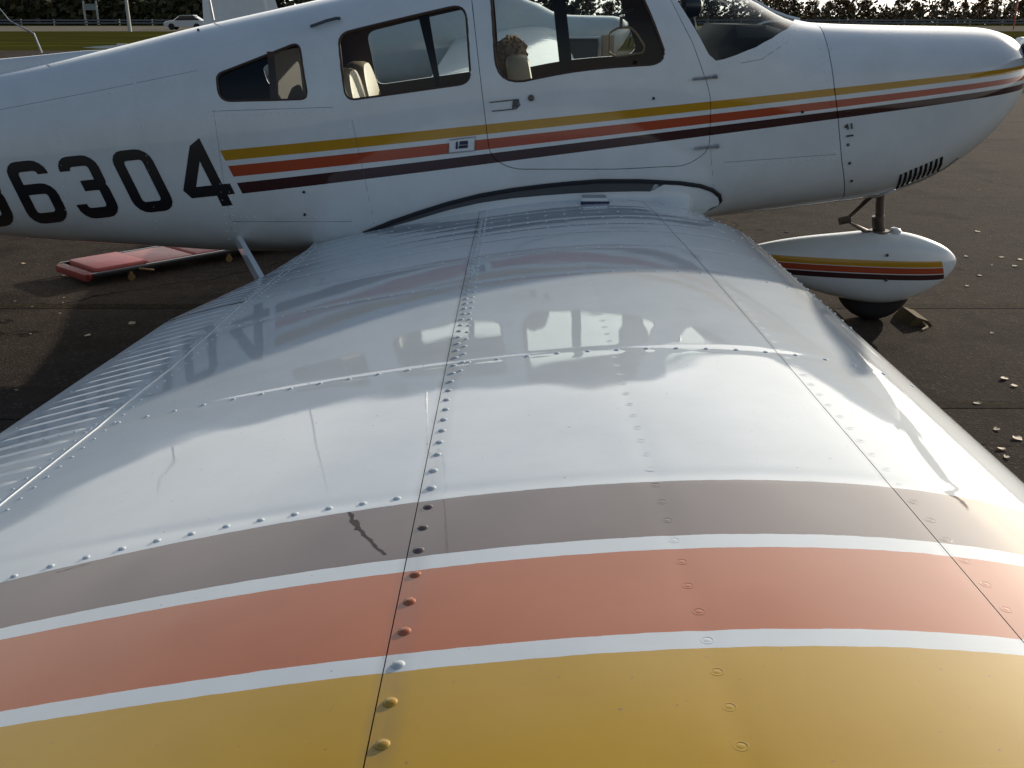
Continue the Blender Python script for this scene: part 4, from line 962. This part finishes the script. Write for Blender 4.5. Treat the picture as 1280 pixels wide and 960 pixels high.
LAB = ['dark green leafy tree at the far side of the field', 'russet leafed tree at the far side of the field', 'dark conifer at the far side of the field']
used = set()
def put_tree(pi, x, y, s_, rz, lab):
    src = protos[pi]
    if pi not in used: r_ = src; used.add(pi)
    else:
        r_ = src.copy(); COL.objects.link(r_)
        for ch in list(src.children): c = ch.copy(); COL.objects.link(c); c.parent = r_
    r_.location = (x, y, 0); r_.rotation_euler = (0, 0, rz); r_.scale = (s_, s_, s_)
    tag(r_, lab, 'tree', 'trees beyond the field')
tr_ = random.Random(11)
def where(u):
    for lim, txt in ((95, 'left of the sign board'), (140, 'behind the sign board'), (185, 'behind the power pole'), (300, 'between the power pole and the second airplane'), (760, 'seen through the rear half of the door window'), (850, 'seen through the front of the door window'), (1000, 'just ahead of the windshield'), (1070, 'above the rear of the cowling'), (1150, 'above the middle of the cowling'), (1240, 'above the front of the cowling')):
        if u < lim: return txt
    return 'beside the red pole'
LAB = ['dark green leafy tree', 'russet leafed tree', 'dark pointed conifer']
seen = {}
for u0, u1, left in ((-90, 300, True), (690, 1370, False)):
    u = u0
    while u < u1:
        y = tr_.uniform(188, 230); pi = tr_.choice([0, 0, 1, 1, 2, 4] if left else [1, 2, 2, 3, 3, 5])
        s_ = tr_.uniform(1.0, 1.5) if left else tr_.uniform(.7, 1.05)
        lab = '%s %s' % (LAB[{0: 0, 1: 0, 2: 1, 3: 1, 4: 2, 5: 2}[pi]], where(u))
        k = seen.get(lab, 0); seen[lab] = k + 1
        if k: lab += (', second from left', ', third from left', ', fourth from left', ', fifth from left')[min(k - 1, 3)]
        put_tree(pi, (u - 640) / 1300 * .945 * y, y, s_, tr_.uniform(0, 6.28), lab)
        u += tr_.uniform(20, 34) if left else tr_.uniform(15, 27)
for k, q in enumerate(protos):
    if k not in used:
        for c in list(q.children): bpy.data.objects.remove(c)
        bpy.data.objects.remove(q)
# understorey hedge as one mass
hr = random.Random(5); V = []; F = []
for i in range(36000):
    x = hr.uniform(-230, 240) if i < 28000 else hr.uniform(-110, -40); lf = x < 12; y = hr.uniform(182, 200); zmax = (7.5 if lf else 7.0 if x < 44 else 4.2) * (.75 + .25 * math.sin(x * .45) + .12 * math.sin(x * 1.7)); z = hr.uniform(.05, 1) ** 1.2 * zmax
    n_ = Vector((hr.gauss(0, 1), hr.gauss(0, 1), hr.gauss(0, 1))).normalized(); q = 1.5 if lf else 1; a_ = n_.orthogonal().normalized() * hr.uniform(.25, .6) * q; c_ = n_.cross(a_).normalized() * hr.uniform(.18, .4) * q; p_ = Vector((x, y, z)); k = len(V); V += [p_ - a_, p_ - c_, p_ + a_, p_ + c_]; F.append((k, k + 1, k + 2, k + 3))
ug = link('undergrowth', mesh('undergrowth', V, F, False, [M['leaf'][0], M['leaf'][1]], [0 if (V[f[0]].x < 12 or hr.random() < .45) else 1 for f in F])); tag(ug, 'dark bushy undergrowth below the far trees', 'undergrowth', kind='stuff')
# low fence beyond the road
b = MB()
fe = tag(empty('fence', (0, 168, 0)), 'low grey fence along the far edge of the pale road', 'fence')
for z in (.35, .75): b.tube([(-110, 168, z), (110, 168, z)], .12, 6)
b.build('rail', mat('grey_rail', (.16, .17, .19), .6), fe)
pm = MB(); pm.box((0, 0, .45), (.16, .16, .95)); pmesh = mesh('post', pm.v, pm.f, False, [M['concrete']])
for i in range(45):
    o = link('post', pmesh, fe); o.matrix_parent_inverse = Matrix(); o.location = (-110 + 5 * i, .25, 0)
# sign board
p_ = atZ(117, 28, 0); yy = 178.0; k_ = yy / 1300 * .948
sg_ = tag(empty('sign_board', ((117 - 640) * k_ * 1.0, yy, 0)), 'pale two post sign board standing beside the road', 'sign')
for dx in (-1, 1): b = MB(); b.box((sg_.location.x + dx * 1.03, yy, 1.85), (.26, .2, 3.7)); b.build('post', M['concrete'], sg_)
b = MB(); b.box((sg_.location.x, yy - .02, 2.75), (1.80, .12, .95)); b.build('board', mat('faded_board', (.22, .26, .24), .6, var=.2, vscale=2), sg_)
# power pole
yy = 104.0; xx = (169 - 640) * yy / 1300 * .96
pp_ = tag(empty('power_pole', (xx, yy, 0)), 'tall pale wooden power pole at the near edge of the road', 'pole')
b = MB(); b.tube([(xx, yy, 0), (xx - .12, yy, 9)], [.17, .12], 10); b.build('pole', M['concrete'], pp_)
b = MB(); b.box((xx - .1, yy, 8.2), (2.2, .14, .14)); b.build('crossarm', M['bark'], pp_)
# red marker pole on the right
yy = 120.0; xx = (1258 - 640) * yy / 1300 * .96
rp_ = tag(empty('marker_pole', (xx, yy, 0)), 'thin red pole with a small red flag beyond the nose', 'pole')
b = MB(); b.tube([(xx, yy, 0), (xx, yy, 4.2)], .09, 8); b.build('pole', M['red'], rp_)
b = MB(); b.box((xx + 1.3, yy, 3.2), (1.2, .06, .7)); b.build('flag', M['red'], rp_)
# parked car
def car():
    yy = 118.0; x0 = (214 - 640) * yy / 1300 * .96; root = tag(empty('parked_car', (x0 + 2.2, yy, 0)), 'pale silver car on the road, mostly hidden behind the tail cone', 'car')
    def loft(name, prof, hw, mt, par):
        b = MB(); vs = []
        for sy, ins in ((-hw, .06), (-hw + .1, 0), (hw - .1, 0), (hw, .06)):
            cx = np.mean([q[0] for q in prof]); cz = np.mean([q[1] for q in prof])
            for (x, z) in prof: vs.append((x0 + x + (cx - x) * ins, yy + sy, z + (cz - z) * ins))
        n = len(prof); b.add(vs, [(i * n + k, i * n + (k + 1) % n, (i + 1) * n + (k + 1) % n, (i + 1) * n + k) for i in range(3) for k in range(n)] + [tuple(range(n))[::-1], tuple(3 * n + k for k in range(n))]); return b.build(name, mt, par, sharp=35)
    bd = loft('body', [(0, .45), (.02, .72), (.25, .85), (1.1, .95), (3.9, .98), (4.35, .92), (4.42, .6), (4.4, .32), (.1, .3)], .86, M['carw'], root)
    loft('cabin', [(1.0, .93), (1.7, 1.42), (3.2, 1.45), (4.0, .95)], .72, M['cglass'], root); loft('roof', [(1.62, 1.40), (1.75, 1.46), (3.2, 1.49), (3.32, 1.43)], .73, M['carw'], root)
    for x in (.85, 3.55):
        for y in (-.80, .80):
            b = MB(); b.lathe([(-.1, .2), (-.1, .33), (.1, .33), (.1, .2)], (x0 + x, yy + y, .33), (0, 1, 0), 18); wh = b.build('wheel', M['tyre'], root)
car()
